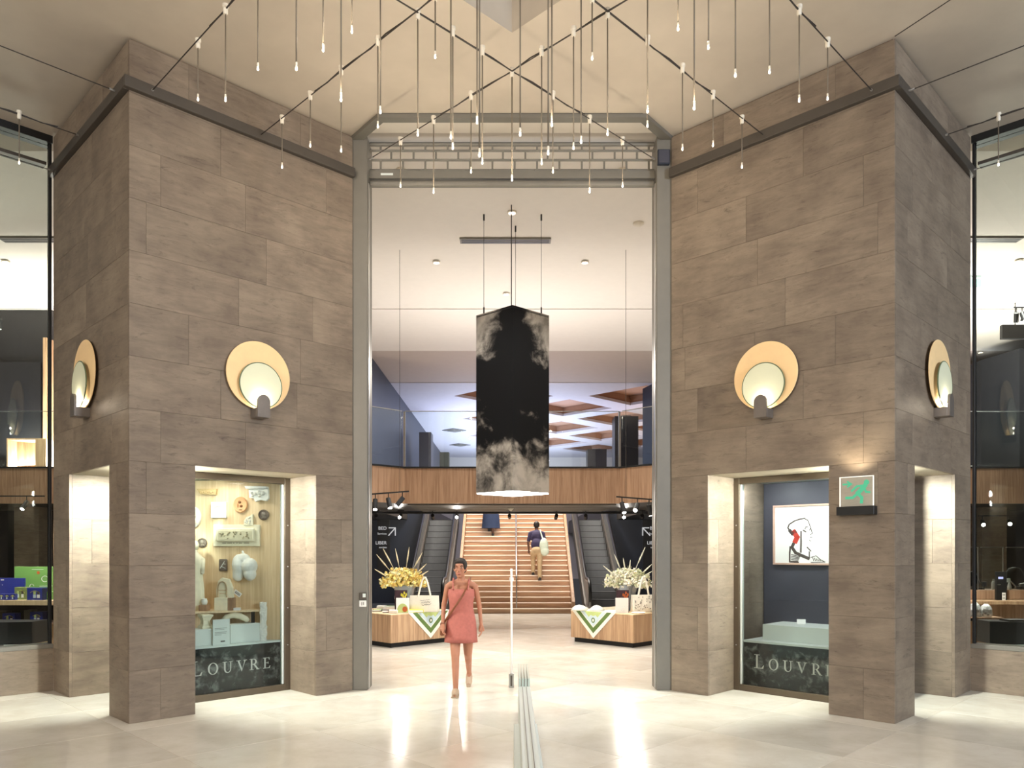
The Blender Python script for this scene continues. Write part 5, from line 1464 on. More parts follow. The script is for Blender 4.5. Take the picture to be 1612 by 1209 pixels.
for px, Y, lab, sc_w in ((912, 14.25, 'crumpled white scarf at the inner end of the right table', 1.0), (939, 14.15, 'folded white scarf next to the crumpled one, right table', .85)):
    p = at(px, 866, Y); r2 = random.Random(int(px)); mb = MB(); rings = []
    for k, (r_, z) in enumerate(((.15, 0), (.155, .015), (.13, .05), (.07, .085), (.015, .10))):
        rings.append([(p.x + sc_w * r_ * (1 + .12 * math.sin(3 * t + k) + r2.uniform(-.08, .08)) * math.cos(t), p.y + .8 * r_ * math.sin(t), Z1 + z + r2.uniform(0, .008)) for t in [2 * math.pi * i / 18 for i in range(18)]])
    mb.loft(rings); tag(mb.build('folded_scarf', M['scarf'], smooth=True), lab, 'scarf')

# ------------------------------------------------------------------ guide post and glass-finned barrier in the doorway
p = Vector(((805 - CX) / F * 9.62, 9.62, 0))
e = empty('guide_post', p, 'thin white guide post in a steel socket in the middle of the doorway', 'post')
mb = MB(); mb.tube([p + Vector((0, 0, .02)), p + Vector((0, 0, 1.47))], .013, 10); mb.build('rod', M['paper'], e, smooth=True)
mb = MB(); mb.tube([p + Vector((0, 0, 1.32)), p + Vector((0, 0, 1.36))], .028, 12); mb.build('collar', M['paper'], e)
mb = MB(); mb.box(p.x - .033, p.x + .033, p.y - .04, p.y + .04, 0, .17, bev=.004); mb.build('socket', M['chrome'], e)
mb = MB(); mb.box(p.x - .012, p.x + .012, p.y - .044, p.y - .04, .02, .15); mb.build('slot', M['steel_dark'], e)
bx0 = .115
e = empty('glass_barrier', (bx0, 7.1, 0), 'low pale barrier topped by four parallel glass fins, end-on before the doorway', 'barrier')
M['fin'] = pm('greenish_glass_fin', srgb(190, 204, 196), .12, amp=.02, spec=.6)
for k in range(4):
    x = bx0 - .042 + k * .028
    mb = MB(); mb.box(x - .010, x + .010, 7.25, 8.18, .14, .50, bev=.002); mb.build('glass_fin', M['fin'], e)
mb = MB(); mb.box(bx0 - .055, bx0 + .055, 7.18, 8.12, .02, .16, bev=.004); mb.build('fin_base', M['fin'], e)
mb = MB(); mb.box(bx0 - .055, bx0 + .055, 4.3, 7.25, .02, .425, bev=.004); mb.build('body', M['grey_white'], e)
for dx in (-.018, .018):
    mb = MB(); mb.box(bx0 + dx - .003, bx0 + dx + .003, 4.3, 7.2, .424, .430); mb.build('groove_strip', M['steel'], e)
mb = MB(); mb.box(bx0 - .10, bx0 + .10, 4.3, 6.7, 0, .20, bev=.006); mb.build('foot', M['grey_white'], e)

# ------------------------------------------------------------------ left window: display shelves
M['green_board'] = pm('green_board', srgb(112, 158, 82), .6, amp=.04)
M['blue_board'] = pm('blue_board', srgb(44, 54, 142), .5, amp=.05)
M['green_dark'] = pm('olive_box', srgb(128, 140, 86), .6, amp=.06)
YS = 10.25


def X_(px, Y): return (px - CX) / F * Y
def Z_(py, Y): return EYE + (HY - py) / F * Y


e = empty('display_shelving', (X_(40, YS), YS + .2, 0), 'pale oak shelving with black back, inside the left shop window', 'shelf')
xa, xb = X_(-60, YS), X_(84, YS)
mb = MB(); mb.box(xa, xb, YS, YS + .45, Z_(953, YS), Z_(945, YS), bev=.003); mb.build('upper_shelf', M['wood_pale'], e)
mb = MB(); mb.box(xa, xb, YS, YS + .45, .70, .735, bev=.003); mb.build('lower_shelf', M['wood'], e)
mb = MB(); mb.box(xa, xb, YS + .03, YS + .45, .06, .70); mb.build('cabinet', M['wood_pale'], e)
mb = MB(); mb.box(xb, xb + .04, YS, YS + .48, 0, 2.5); mb.build('side_board', M['wood'], e)
mb = MB(); mb.box(xa, xb, YS + .46, YS + .48, .735, Z_(953, YS)); mb.build('back_board', M['night'], e)
st_ = Z_(945, YS)


def carton(px0, px1, Y, z0, h, mat, name, label, bottles=None, cat='box', dep=.12):
    x0, x1 = X_(px0, Y), X_(px1, Y)
    e = empty(name, ((x0 + x1) / 2, Y, z0), label, cat)
    mb = MB(); mb.box(x0, x1, Y, Y + dep, z0, z0 + h, bev=.002); mb.build('body', M[mat], e)
    if bottles:
        wd = (x1 - x0)
        for fx, m_ in bottles:
            mb = MB(); mb.box(x0 + wd * (fx - .09), x0 + wd * (fx + .09), Y - .003, Y, z0 + h * .18, z0 + h * .45); mb.build('bottle_print', M[m_], e)
            mb = MB(); mb.box(x0 + wd * (fx - .08), x0 + wd * (fx + .08), Y - .003, Y, z0 + h * .47, z0 + h * .72); mb.build('bottle_cap_print', M['green_pale' if m_ != 'paper' else 'ink'], e)
        mb = MB(); I_ = Matrix.Translation((x0, Y, z0)); mb.stroke([(wd * .2, h * .6), (wd * .3, h * .68), (wd * .5, h * .78), (wd * .7, h * .7), (wd * .85, h * .55)], .003, I_, -.003, 0); mb.build('line_print', M['yellow'], e)
    return e


e = carton(22.5, 83, YS + .36, st_, Z_(892, YS + .36) - st_, 'green_board', 'display_board', 'big green display board with white line drawing behind the boxes', cat='board', dep=.03)
I_ = Matrix.Translation((X_(22.5, YS + .36), YS + .36, st_))
mb = MB(); mb.stroke(ell_pts(.42, .27, .045, .04, 0, math.pi * 1.7, 9), .006, I_, -.003, 0); mb.stroke([(.35, .17), (.52, .175)], .006, I_, -.003, 0); mb.stroke(ell_pts(.24, .16, .03, .04, .3, 4.5, 7), .006, I_, -.003, 0); mb.build('line_drawing', M['paper'], e)
mb = MB(); mb.poly(ell_pts(.33, .355, .02, .022, 0, 2 * math.pi, 8)[:-1], I_, -.003, 0); mb.build('emblem', M['orange'], e)
mb = MB(); mb.box(.24, .40, -.003, 0, .397, .401, M=I_); mb.build('caption', M['paper'], e)
mb = MB(); mb.box(.27, .34, -.003, 0, .13, .15, M=I_); mb.box(.38, .44, -.003, 0, .11, .125, M=I_); mb.build('white_words', M['paper'], e)
e = carton(-30, 38.5, YS + .20, st_, Z_(910, YS + .2) - st_, 'blue_board', 'display_board', 'dark blue display board at the near end of the upper shelf', cat='board', dep=.03)
I_ = Matrix.Translation((X_(-30, YS + .2), YS + .2, st_)); mb = MB(); mb.box(.27, .31, -.003, 0, .255, .27, M=I_); mb.box(.285, .295, -.003, 0, .19, .2, M=I_); mb.build('white_words', M['paper'], e)
for i, (a_, b_) in enumerate(((-2, 6), (7, 14.5), (15.5, 24))):
    carton(a_, b_, YS + .04, st_, Z_(935, YS) - st_, 'blue_board', 'small_box', 'small blue box, %s of three on the upper shelf before the blue board' % ORD[i], [(.5, 'blue_pale')])
carton(22.6, 41.5, YS + .09, st_, Z_(925, YS) - st_, 'green_dark', 'gift_box', 'olive gift box with two bottle windows on the upper shelf', [(.3, 'blue_pale'), (.68, 'paper')])
carton(42.5, 66.5, YS + .02, st_, Z_(925.5, YS) - st_, 'blue_board', 'gift_box', 'blue gift box printed with two bottles on the upper shelf', [(.5, 'blue_pale'), (.75, 'paper')])
carton(71.5, 77.5, YS + .12, st_, Z_(932.5, YS) - st_, 'green_board', 'small_box', 'narrow green box beside the blue gift box')
carton(78.5, 83.5, YS + .12, st_, Z_(932.5, YS) - st_, 'green_board', 'small_box', 'narrow green box at the window edge of the shelf')
lz = .735
carton(3.5, 24, YS + .10, lz, .12, 'blue_board', 'gift_box', 'blue gift box on the lower shelf behind the black block', [(.4, 'green_pale'), (.7, 'paper')])
carton(-20, 10, YS + .28, lz, .135, 'ink', 'gift_box', 'dark brown box at the rear of the lower shelf')
carton(37.5, 50, YS + .2, lz, .155, 'steel', 'gift_box', 'grey box half hidden on the lower shelf')
carton(47, 67, YS + .03, lz, .145, 'blue_board', 'gift_box', 'blue gift box printed with bottles on the lower shelf near the window edge', [(.42, 'blue_pale'), (.68, 'paper')])
Yb = 9.72
mb = MB(); mb.prism([(X_(-60, Yb) - .2, Yb - .25), (X_(48, Yb), Yb + .03), (X_(48, Yb) + .02, Yb + .35), (X_(-60, Yb) - .2, Yb + .35)], .521, Z_(979, Yb)); tag(mb.build('black_block', M['night']), 'black display block on the deck inside the left window', 'block')
mb = MB(); mb.box(X_(-8, 9.4), X_(4, 9.4), 9.36, 9.42, .524, .55); tag(mb.build('black_clip', M['black']), 'small black clip lying on the left window deck', 'clip')
lamp('SPOT', (X_(30, 9.9), 9.95, 2.5), 160, (1, .95, .88), .05, aim=(X_(45, 10.3), 10.3, 1.0), spot=75, name='window_light')

# upper floor behind the left window
mb = MB(); mb.box(-16, X_(82.5, 17.75), 17.75, 17.9, TOP, SZC - .002); tag(mb.build('wall_upper_far_left', M['night']), kind='structure')
mb = MB(); mb.box(X_(78, 17.7), X_(83.5, 17.7), 17.45, 17.74, TOP, Z_(534, 17.6)); tag(mb.build('trim_4', M['wood']), kind='structure')
mb = MB(); mb.box(X_(-60, 17.6), X_(60, 17.6), 17.70, 17.748, TOP, Z_(570, 17.7)); tag(mb.build('dark_wall_panel', M['night']), 'tall dark wall panel on the upper floor beyond the left window', 'panel')  # plain dark panel set flat against the black wall
Yc = 16.35
e = empty('display_plinth', (X_(41, Yc), Yc + .3, TOP), 'open oak box plinth on the mezzanine beyond the left window', 'plinth')
x0, x1, zt2 = X_(10, Yc), X_(72, Yc), Z_(690, Yc)
mb = MB(); mb.box(x0, x1, Yc, Yc + .7, zt2 - .03, zt2, bev=.003); mb.build('top', M['wood'], e)
mb = MB(); mb.box(x0, x0 + .03, Yc, Yc + .7, TOP, zt2 - .03); mb.build('side_panel', M['wood'], e)
mb = MB(); mb.box(x1 - .22, x1, Yc, Yc + .7, TOP, zt2 - .03); mb.build('side_panel', M['wood'], e)
mb = MB(); mb.prism([(x0 + .03, Yc + .3), (x1 - .22, Yc + .6), (x1 - .22, Yc + .68), (x0 + .03, Yc + .68)], TOP, zt2 - .03); mb.build('back_panel', M['wood_dark'], e)
lamp('SPOT', (X_(40, 15.3), 15.4, 6.9), 70, (1, .9, .8), .05, aim=(X_(41, Yc), Yc, 3.8), spot=40, name='plinth_light')
track(at(-10, 494, 15.5), at(1, 494, 15.5), [(.9, (-11.2, 16.6, 4), 0)], 'white-lit ceiling spotlight by the top of the left window')
track(at(-30, 781, 15.4), at(70, 781, 15.4), [(.72, (-9.9, 14.2, 1.2), 30)], 'black track with one lit spotlight under the fascia beyond the left window')
for s in (-1, 1):
    w = 'left' if s < 0 else 'right'
    xa_, xb_ = sorted((X_(22 if s < 0 else 1546, 17), X_(61 if s < 0 else 1585, 17)))
    e = empty('stone_column', ((xa_ + xb_) / 2, 17.2, 0), 'grey stone column under the mezzanine, seen through the %s window' % w, 'column', 'stone columns under the mezzanine')
    for k in range(5):
        mb = MB(); mb.box(xa_, xb_, 17, 17.5, k * .53 + .003, min(2.66, (k + 1) * .53), bev=.003); mb.build('stone_block', M['stone'], e)

# ------------------------------------------------------------------ right window: till counter and upper floor
Yk = 11.4
e = empty('till_counter', (X_(1600, Yk), Yk, 0), 'oak till counter with raised front seen through the right window', 'counter')
xa, xb = X_(1508, Yk), X_(1720, Yk)
mb = MB(); mb.box(xa, xb, Yk + .25, Yk + .7, Z_(945, Yk), Z_(930.5, Yk), bev=.003); mb.build('raised_front', M['wood_dark'], e)
mb = MB(); mb.box(xa, xb, Yk - .12, Yk + .3, Z_(951, Yk), Z_(945.5, Yk), bev=.003); mb.build('ledge', M['wood'], e)
mb = MB(); mb.box(xa, xb, Yk + .05, Yk + .66, 0, Z_(951, Yk)); mb.build('lower_front', M['wood_dark'], e)
zct = Z_(930.5, Yk)
for i, (a_, b_) in enumerate(((1512, 1566), (1570, 1607), (1611, 1660))):
    mb = MB(); mb.box(X_(a_, Yk), X_(b_, Yk), Yk + .40, Yk + .408, zct, Z_(862, Yk)); gs = tag(mb.build('glass_screen', M['glass']), 'clear glass screen on the till counter, %s from the pillar' % ORD[i], 'screen', 'glass screens on the till counter')
    mb = MB(); mb.box(X_(a_, Yk), X_(b_, Yk), Yk + .396, Yk + .412, Z_(862, Yk), Z_(862, Yk) + .012); mb.build('top_edge', M['chrome'], gs)
    mb = MB(); mb.box(X_(b_, Yk) - .012, X_(b_, Yk), Yk + .396, Yk + .412, zct, Z_(862, Yk)); mb.build('side_edge', M['chrome'], gs)
Ym = Yk + .55
e = empty('till_monitor', (X_(1534, Ym), Ym, zct), 'black till monitor tilted on a stand next to the pillar edge', 'monitor')
Mx = Matrix.Translation((X_(1530, Ym), Ym, zct + .14)) @ Matrix.Rotation(-.35, 4, 'Y')
mb = MB(); mb.box(-.10, .09, -.02, .02, -.08, .13, bev=.004, M=Mx); mb.build('screen', M['black'], e)
mb = MB(); mb.box(-.105, .095, -.024, -.018, .125, .135, M=Mx); mb.box(.085, .095, -.024, -.018, -.08, .135, M=Mx); mb.build('bezel', M['chrome'], e)
mb = MB(); mb.tube([(X_(1538, Ym), Ym + .03, zct), (X_(1533, Ym), Ym + .03, zct + .12)], .02, 8); mb.box(X_(1528, Ym), X_(1544, Ym), Ym - .05, Ym + .1, zct, zct + .02); mb.build('stand', M['black'], e)
e = empty('payment_reader', (X_(1542, Ym - .1), Ym - .1, zct), 'small black card terminal on an arm beside the till monitor', 'card terminal')
mb = MB(); mb.box(X_(1538.5, Ym), X_(1543.5, Ym), Ym - .16, Ym - .1, zct + .05, zct + .12, bev=.004); mb.build('terminal', M['black'], e)
mb = MB(); mb.tube([(X_(1541, Ym), Ym - .12, zct), (X_(1541, Ym), Ym - .12, zct + .06)], .012, 8); mb.build('arm', M['steel_dark'], e)
q = Vector((X_(1564, Yk + .46), Yk + .46, zct)); e = empty('pump_bottle', q, 'white plastic bottle on the till counter between the glass screens', 'bottle')
mb = MB(); mb.lathe([(0, 0), (.028, 0), (.03, .01), (.03, .10), (.018, .125), (.014, .13), (0, .13)], q, 16); mb.build('body', M['paper'], e, smooth=True, flat_angle=50)
mb = MB(); mb.lathe([(0, .13), (.016, .13), (.016, .155), (0, .158)], q, 12); mb.build('cap', M['ivory'], e)
Yp = Yk + .1
e = empty('till_display', (X_(1577, Yp), Yp, Z_(945.5, Yk)), 'black upright till display with a small lit screen and label', 'till display')
mb = MB(); mb.box(X_(1568.5, Yp), X_(1585, Yp), Yp, Yp + .04, Z_(945.5, Yk), Z_(900, Yp), bev=.003); mb.build('panel', M['black'], e)
mb = MB(); mb.box(X_(1571.5, Yp), X_(1579, Yp), Yp - .004, Yp, Z_(911.5, Yp), Z_(908, Yp)); mb.build('lit_screen', emis('till_screen', (.55, .55, 1.0), 1.4), e)
mb = MB(); mb.box(X_(1577.3, Yp), X_(1583, Yp), Yp - .003, Yp, Z_(947, Yp) + .01, Z_(933, Yp)); mb.build('label', M['paper'], e)
mb = MB(); mb.box(X_(1578, Yp), X_(1582, Yp), Yp - .005, Yp - .003, Z_(937, Yp), Z_(936, Yp)); mb.box(X_(1578, Yp), X_(1582, Yp), Yp - .005, Yp - .003, Z_(942, Yp), Z_(941, Yp)); mb.build('label_print', M['ink'], e)
mb = MB(); mb.box(X_(1570, Yp), X_(1575, Yp), Yp - .003, Yp, Z_(921, Yp), Z_(920, Yp)); mb.build('small_mark', M['steel'], e)
Yl = Yk + .62
e = empty('desk_arm', (X_(1600, Yl), Yl, zct), 'jointed grey scanner arm on the till counter', 'scanner')
mb = MB(); mb.tube([(X_(1602, Yl), Yl, zct + .01), (X_(1588, Yl), Yl, Z_(912, Yl))], .011, 8); mb.build('arm', M['chrome'], e)
mb = MB(); mb.box(X_(1579.5, Yl), X_(1589, Yl), Yl - .03, Yl + .03, Z_(916.5, Yl), Z_(910.5, Yl), bev=.004); mb.build('head', M['grey_white'], e)
mb = MB(); mb.box(X_(1599, Yl), X_(1607, Yl), Yl - .04, Yl + .04, zct, zct + .03, bev=.004); mb.build('base', M['steel'], e)
q = Vector((X_(1589, Yk + .5), Yk + .5, zct)); mb = MB(); mb.lathe([(0, 0), (.028, 0), (.03, .04), (.018, .09), (.012, .11), (0, .115)], q, 10); tag(mb.build('paper_bag', M['paper']), 'small white wrapped item at the foot of the scanner arm', 'package')
Yh = Yk + 1.3
e = empty('office_chair', (X_(1597, Yh), Yh, 0), 'tall black office chair behind the till counter', 'chair')
mb = MB(); rings = []
for z, wx in ((.62, .14), (.72, .18), (.9, .19), (1.05, .185), (1.2, .15), (1.28, .10), (1.30, .03)):
    rings.append([(X_(1597, Yh) + wx * math.cos(t), Yh + .045 * math.sin(t), z + .12) for t in [2 * math.pi * i / 20 for i in range(20)]])
mb.loft(rings); mb.build('backrest', M['black'], e, smooth=True)
mb = MB(); mb.lathe([(0, .48), (.24, .48), (.25, .52), (.22, .55), (0, .56)], (X_(1597, Yh), Yh - .1, 0), 20); mb.build('seat', M['black'], e, smooth=True)
mb = MB(); mb.tube([(X_(1597, Yh), Yh - .1, .06), (X_(1597, Yh), Yh - .1, .48)], .03, 10); mb.tube([(X_(1597, Yh), Yh, .54), (X_(1597, Yh), Yh + .03, .78)], .025, 8); mb.build('column', M['steel_dark'], e)
for k in range(5):
    t = k * 1.2566; mb = MB(); mb.tube([(X_(1597, Yh), Yh - .1, .09), (X_(1597, Yh) + .28 * math.cos(t), Yh - .1 + .28 * math.sin(t), .04)], .02, 6); mb.build('leg', M['black'], e)
q = Vector((X_(1609, Yk + .5), Yk + .5, zct)); e = empty('till_phone', q, 'dark desk phone at the picture edge on the till counter', 'phone')
mb = MB(); mb.box(q.x - .06, q.x + .08, q.y - .06, q.y + .06, zct, zct + .05, bev=.01); mb.build('base', M['black'], e)
mb = MB(); mb.tube([(q.x - .055, q.y - .02, zct + .07), (q.x + .02, q.y - .02, zct + .085), (q.x + .075, q.y - .02, zct + .07)], .02, 8); mb.build('handset', M['steel'], e)
# low oak unit with clear bags, black block on the deck
Yu = 10.35
x0, x1, zt3 = X_(1520, Yu), X_(1580, Yu), Z_(972, Yu)
e = empty('low_unit', ((x0 + x1) / 2, Yu, 0), 'low oak unit with a black slot beside the right window edge', 'unit')
mb = MB(); mb.box(x0, x1, Yu, Yu + .5, 0, zt3, bev=.003); mb.build('body', M['wood_dark'], e)
mb = MB(); mb.box(x0, X_(1533, Yu), Yu - .01, Yu, 0, zt3 - .04); mb.build('pale_door', M['wood'], e)
mb = MB(); mb.box(X_(1524, Yu), X_(1534.5, Yu), Yu - .016, Yu - .01, zt3 - .045, zt3 - .015); mb.build('slot', M['black'], e)
M['film'] = pm('clear_film', srgb(226, 228, 226), .15, amp=.35, scale=30, bump=.8)
r2 = random.Random(8)
for i, (a_, b_, h) in enumerate(((1525, 1535, .15), (1535, 1552, .19), (1552, 1569.5, .17))):
    xm = (X_(a_, Yu) + X_(b_, Yu)) / 2; wd = (X_(b_, Yu) - X_(a_, Yu)) / 2; mb = MB(); rings = []
    for k, (f_, z) in enumerate(((.95, 0), (1.0, .04), (.96, .10), (.75, h * .85), (.3, h))):
        rings.append([(xm + wd * f_ * math.cos(t) * (1 + r2.uniform(-.08, .08)), Yu + .12 + .07 * f_ * math.sin(t), zt3 + z + r2.uniform(-.006, .006) * (k > 0)) for t in [2 * math.pi * j / 12 for j in range(12)]])
    e = empty('clear_bag', (xm, Yu + .12, zt3), 'clear plastic bag of goods on the low oak unit, %s from the window edge' % ORD[i], 'bag', 'clear bags on the low oak unit')
    mb.loft(rings); mb.build('film', M['film'], e)
    mb = MB()
    for k in range(8): mb.ell((xm + r2.uniform(-.7, .7) * wd, Yu + .05 + r2.uniform(0, .04), zt3 + r2.uniform(.02, .09)), (.018, .012, .016), 6)
    o = mb.build('contents', M['steel'], e); o['kind'] = 'stuff'
mb = MB(); Yb = 9.75; mb.prism([(X_(1560.5, Yb), Yb + .03), (X_(1680, Yb), Yb - .26), (X_(1680, Yb), Yb + .3), (X_(1560.5, Yb), Yb + .3)], .521, Z_(978.5, Yb)); tag(mb.build('black_block', M['night']), 'black display block on the deck inside the right window', 'block')
mb = MB(); mb.box(X_(1589, Yb), X_(1660, Yb), Yb + .0, Yb + .2, Z_(978.5, Yb), Z_(978.5, Yb) + .02); tag(mb.build('dark_tray', M['black']), 'thin dark tray lying on the black block, right window', 'tray')
lamp('SPOT', (X_(1560, 10.4), 10.5, 2.55), 220, (1, .95, .88), .05, aim=(X_(1560, 10.9), 11.0, .8), spot=85, name='window_light')
track(at(1540, 812, 16.6), at(1605, 812, 16.6), [(.1, (8.0, 12, 0), 0), (.75, (8.2, 12.0, .6), 30)], 'black track with two small spots under the mezzanine beyond the right window')
# upper floor beyond the right window
Yv = 20.5
M['night_blue'] = pm('blue_black_paint', srgb(34, 37, 44), .45, amp=.06)
mb = MB(); mb.prism([(X_(1555.5, Yv), Yv + .3), (X_(1588, Yv) - .3, Yv - .9), (X_(1680, Yv), Yv - .9), (X_(1680, Yv), Yv + 3), (X_(1555.5, Yv), Yv + 3)], TOP - .01, 6.80); tag(mb.build('navy_block', M['night_blue']), 'tall dark navy block with a slanted corner beyond the right window', 'partition')
mb = MB(); mb.box(14.5, 22, 25.6, 25.75, TOP, SZC - .01); tag(mb.build('wall_upper_far_right', M['greige']), kind='structure')
for k, (py0, py1) in enumerate(((604, 630), (632, 655), (657, 684))):
    mb = MB(); mb.box(14.5, 18.5, 25.4, 25.58, Z_(py1, 25.5), Z_(py0, 25.5)); tag(mb.build('ceiling_raft', M['wood_dark'] if k == 1 else M['coffer_in']), 'brownish plank raft beyond the navy block by the right window, %s from top' % ORD[k], 'raft')
for k, (p0_, p1_) in enumerate((((1525, 686), (1537, 690)), ((1538, 700), (1554, 707)))):
    a_, b_ = at(*p0_, 22.5), at(*p1_, 22.5); e = empty('tube_lamp', (a_ + b_) / 2, '%s linear tube lamp beyond the navy block by the right window' % ('upper' if k == 0 else 'lower'), 'tube lamp', 'linear lamps of the upper floor')
    mb = MB(); mb.tube([a_, b_], .035, 8); mb.build('tube', M['tubeglow'], e)
    mb = MB(); mb.tube([a_ + Vector((0, .05, .05)), b_ + Vector((0, .05, .05))], .03, 4); mb.build('housing', M['steel'], e)
a_, b_ = at(1526, 718, 21.3), at(1553, 728, 21.3)
e = empty('counter_display', (a_ + b_) / 2 - Vector((0, 0, .3)), 'glass-topped counter with white goods beyond the navy block', 'display')
mb = MB(); mb.box(a_.x, b_.x, 21.2, 21.9, TOP + .0, TOP + .55); mb.build('base', M['steel'], e)
mb = MB(); Mx = Matrix.Translation((X_(1544, 21.2), 21.2, TOP + .55)) @ Matrix.Rotation(.3, 4, 'Y'); mb.box(-.07, .07, 0, .04, 0, .55, M=Mx); mb.build('white_panel', M['paper'], e)
mb = MB(); mb.box(a_.x, b_.x, 21.2, 21.9, TOP + .55, TOP + .6); mb.build('top', M['grey_white'], e)
p0_, p1_ = at(1578, 533, 17.2), at(1690, 511, 17.2)
e = empty('hanging_screen', ((p0_.x + p1_.x) / 2, 17.2, p0_.z), 'black oblong screen hung high beyond the right window', 'screen')
mb = MB(); mb.box(p0_.x, p1_.x, 17.2, 17.3, p0_.z, p1_.z, bev=.005); mb.build('panel', M['black'], e)
for f_ in (.2, .8):
    x = p0_.x + (p1_.x - p0_.x) * f_; mb = MB(); mb.tube([(x, 17.25, p1_.z), (x, 17.25, SZC)], .01, 6); mb.build('hanger', M['black'], e)
track(at(1596, 484, 15.0), at(1622, 484, 15.0), [(.15, (11, 17, 4), 0), (.5, (10, 13, 2), 40), (.85, (8, 16, 3), 0)], 'cluster of small white-lit spotlights high beyond the right window')
p = at(1533, 453, 15.6); e = empty('exit_light', p, 'glowing white exit lamp on the shop ceiling beyond the right window', 'sign')
p.z = SZC - .22
e.location = p; WL[e.name] = p
mb = MB(); mb.box(p.x - .14, p.x + .14, p.y - .02, p.y + .02, SZC - .20, SZC - .05); mb.build('panel', emis('exit_lamp_glow', (.78, 1, .95), 1.5), e)
mb = MB(); mb.box(p.x - .15, p.x + .15, p.y - .03, p.y + .03, SZC - .05, SZC); mb.build('housing', M['grey_white'], e)
lamp('POINT', (p.x, p.y - .2, SZC - .2), 6, (.8, 1, .97), .05, name='exit_lamp_light')

# ------------------------------------------------------------------ people
SKIN = pm('skin', srgb(170, 114, 88), .55, amp=.05, scale=12)
SKIN2 = pm('skin_dark', srgb(96, 66, 52), .55, amp=.05, scale=12)


def remesh(o, vox, smooth=3):
    r = o.modifiers.new('remesh', 'REMESH'); r.mode = 'VOXEL'; r.voxel_size = vox; r.use_smooth_shade = True
    s = o.modifiers.new('smooth', 'SMOOTH'); s.factor = .5; s.iterations = smooth
    dg = bpy.context.evaluated_depsgraph_get(); me = bpy.data.meshes.new_from_object(o.evaluated_get(dg))
    o.modifiers.clear(); old = o.data; o.data = me
    for p in me.polygons: p.use_smooth = True
    return o


def hand(mb, wrist, direc, side, thumb_dir, ln=.165):
    """palm, four bent fingers and a thumb"""
    w = Vector(wrist); d = Vector(direc).normalized(); s_ = Vector(side).normalized(); up = d.cross(s_).normalized()
    pc = w + d * ln * .28
    mb.tube([w, w + d * ln * .22, w + d * ln * .48], [.024, .034, .036], 10)
    mb.ell(pc, (.03, .03, .036), 10)
    for k, (off, L_) in enumerate(((-.027, .42), (-.009, .50), (.009, .47), (.027, .36))):
        b = w + d * ln * .46 + s_ * off
        m1 = b + (d * .88 + up * .25).normalized() * L_ * ln * .5
        t = m1 + (d * .62 + up * .72).normalized() * L_ * ln * .5
        mb.cap(b, m1, .0095, .009, 7); mb.cap(m1, t, .009, .0075, 7)
    b = w + d * ln * .14 + s_ * (-.030 if thumb_dir < 0 else .030)
    m1 = b + (d * .7 + s_ * (.55 * thumb_dir) + up * .3).normalized() * ln * .25
    mb.cap(b, m1, .0115, .010, 7); mb.cap(m1, m1 + (d + up * .4).normalized() * ln * .2, .010, .008, 7)


def head(mb, c, fwd, R_=.098):
    """skull, jaw, nose, ears, brows; fwd is where the face looks"""
    c = Vector(c); f = Vector(fwd).normalized(); u = Vector((0, 0, 1)); r = f.cross(u).normalized(); u = r.cross(f).normalized()
    Mh = axes(c, r, f); 
    for i in range(3): Mh[i][2] = u[i]
    mb.ell((0, -.01, .02), (R_ * .78, R_ * .95, R_ * 1.05), 18, M=Mh)
    mb.ell((0, .022, -.045), (R_ * .60, R_ * .66, R_ * .78), 16, M=Mh)
    mb.ell((0, .050, -.095), (R_ * .30, R_ * .30, R_ * .22), 10, M=Mh)
    mb.tube([Mh @ Vector((0, .083, .02)), Mh @ Vector((0, .100, -.025)), Mh @ Vector((0, .088, -.036))], [.009, .014, .012], 8)
    for k in (-1, 1):
        mb.ell((k * R_ * .79, -.008, -.012), (.012, .020, .030), 8, M=Mh)
        mb.ell((k * .034, .075, .030), (.024, .012, .008), 8, M=Mh)
        mb.ell((k * .040, .062, -.025), (.022, .02, .02), 8, M=Mh)
    mb.ell((0, .082, -.064), (.026, .010, .010), 10, M=Mh)
    return Mh


def face_parts(Mh, par):
    mb = MB()
    for k in (-1, 1): mb.ell((k * .033, .080, .010), (.0115, .005, .006), 10, M=Mh)
    mb.build('eyes', pm('eye_white', srgb(196, 186, 178), .3), par)
    for k in (-1, 1):
        mb = MB(); mb.ell((k * .033, .0855, .010), (.006, .003, .0065), 8, M=Mh)
        mb.build('iris', pm('iris_brown', srgb(52, 34, 26), .3), par)
    mb = MB()
    for k in (-1, 1): mb.tube([Mh @ Vector((k * .018, .088, .030)), Mh @ Vector((k * .034, .088, .036)), Mh @ Vector((k * .052, .076, .030))], .0035, 6)
    mb.build('eyebrows', pm('brow', srgb(36, 26, 22), .8), par)
    mb = MB(); mb.tube([Mh @ Vector((-.024, .084, -.064)), Mh @ Vector((0, .094, -.062)), Mh @ Vector((.024, .084, -.064))], [.003, .007, .003], 8); mb.build('lips', pm('lips', srgb(160, 82, 74), .5), par)


def ering(cx, cy, z, rx, ry, n=28, wav=0.0, k=0, tilt=0.0):
    return [(cx + rx * (1 + wav * math.cos(7 * t + k)) * math.cos(t), cy + ry * (1 + wav * math.cos(7 * t + k)) * math.sin(t), z + tilt * math.cos(t)) for t in [2 * math.pi * i / n for i in range(n)]]


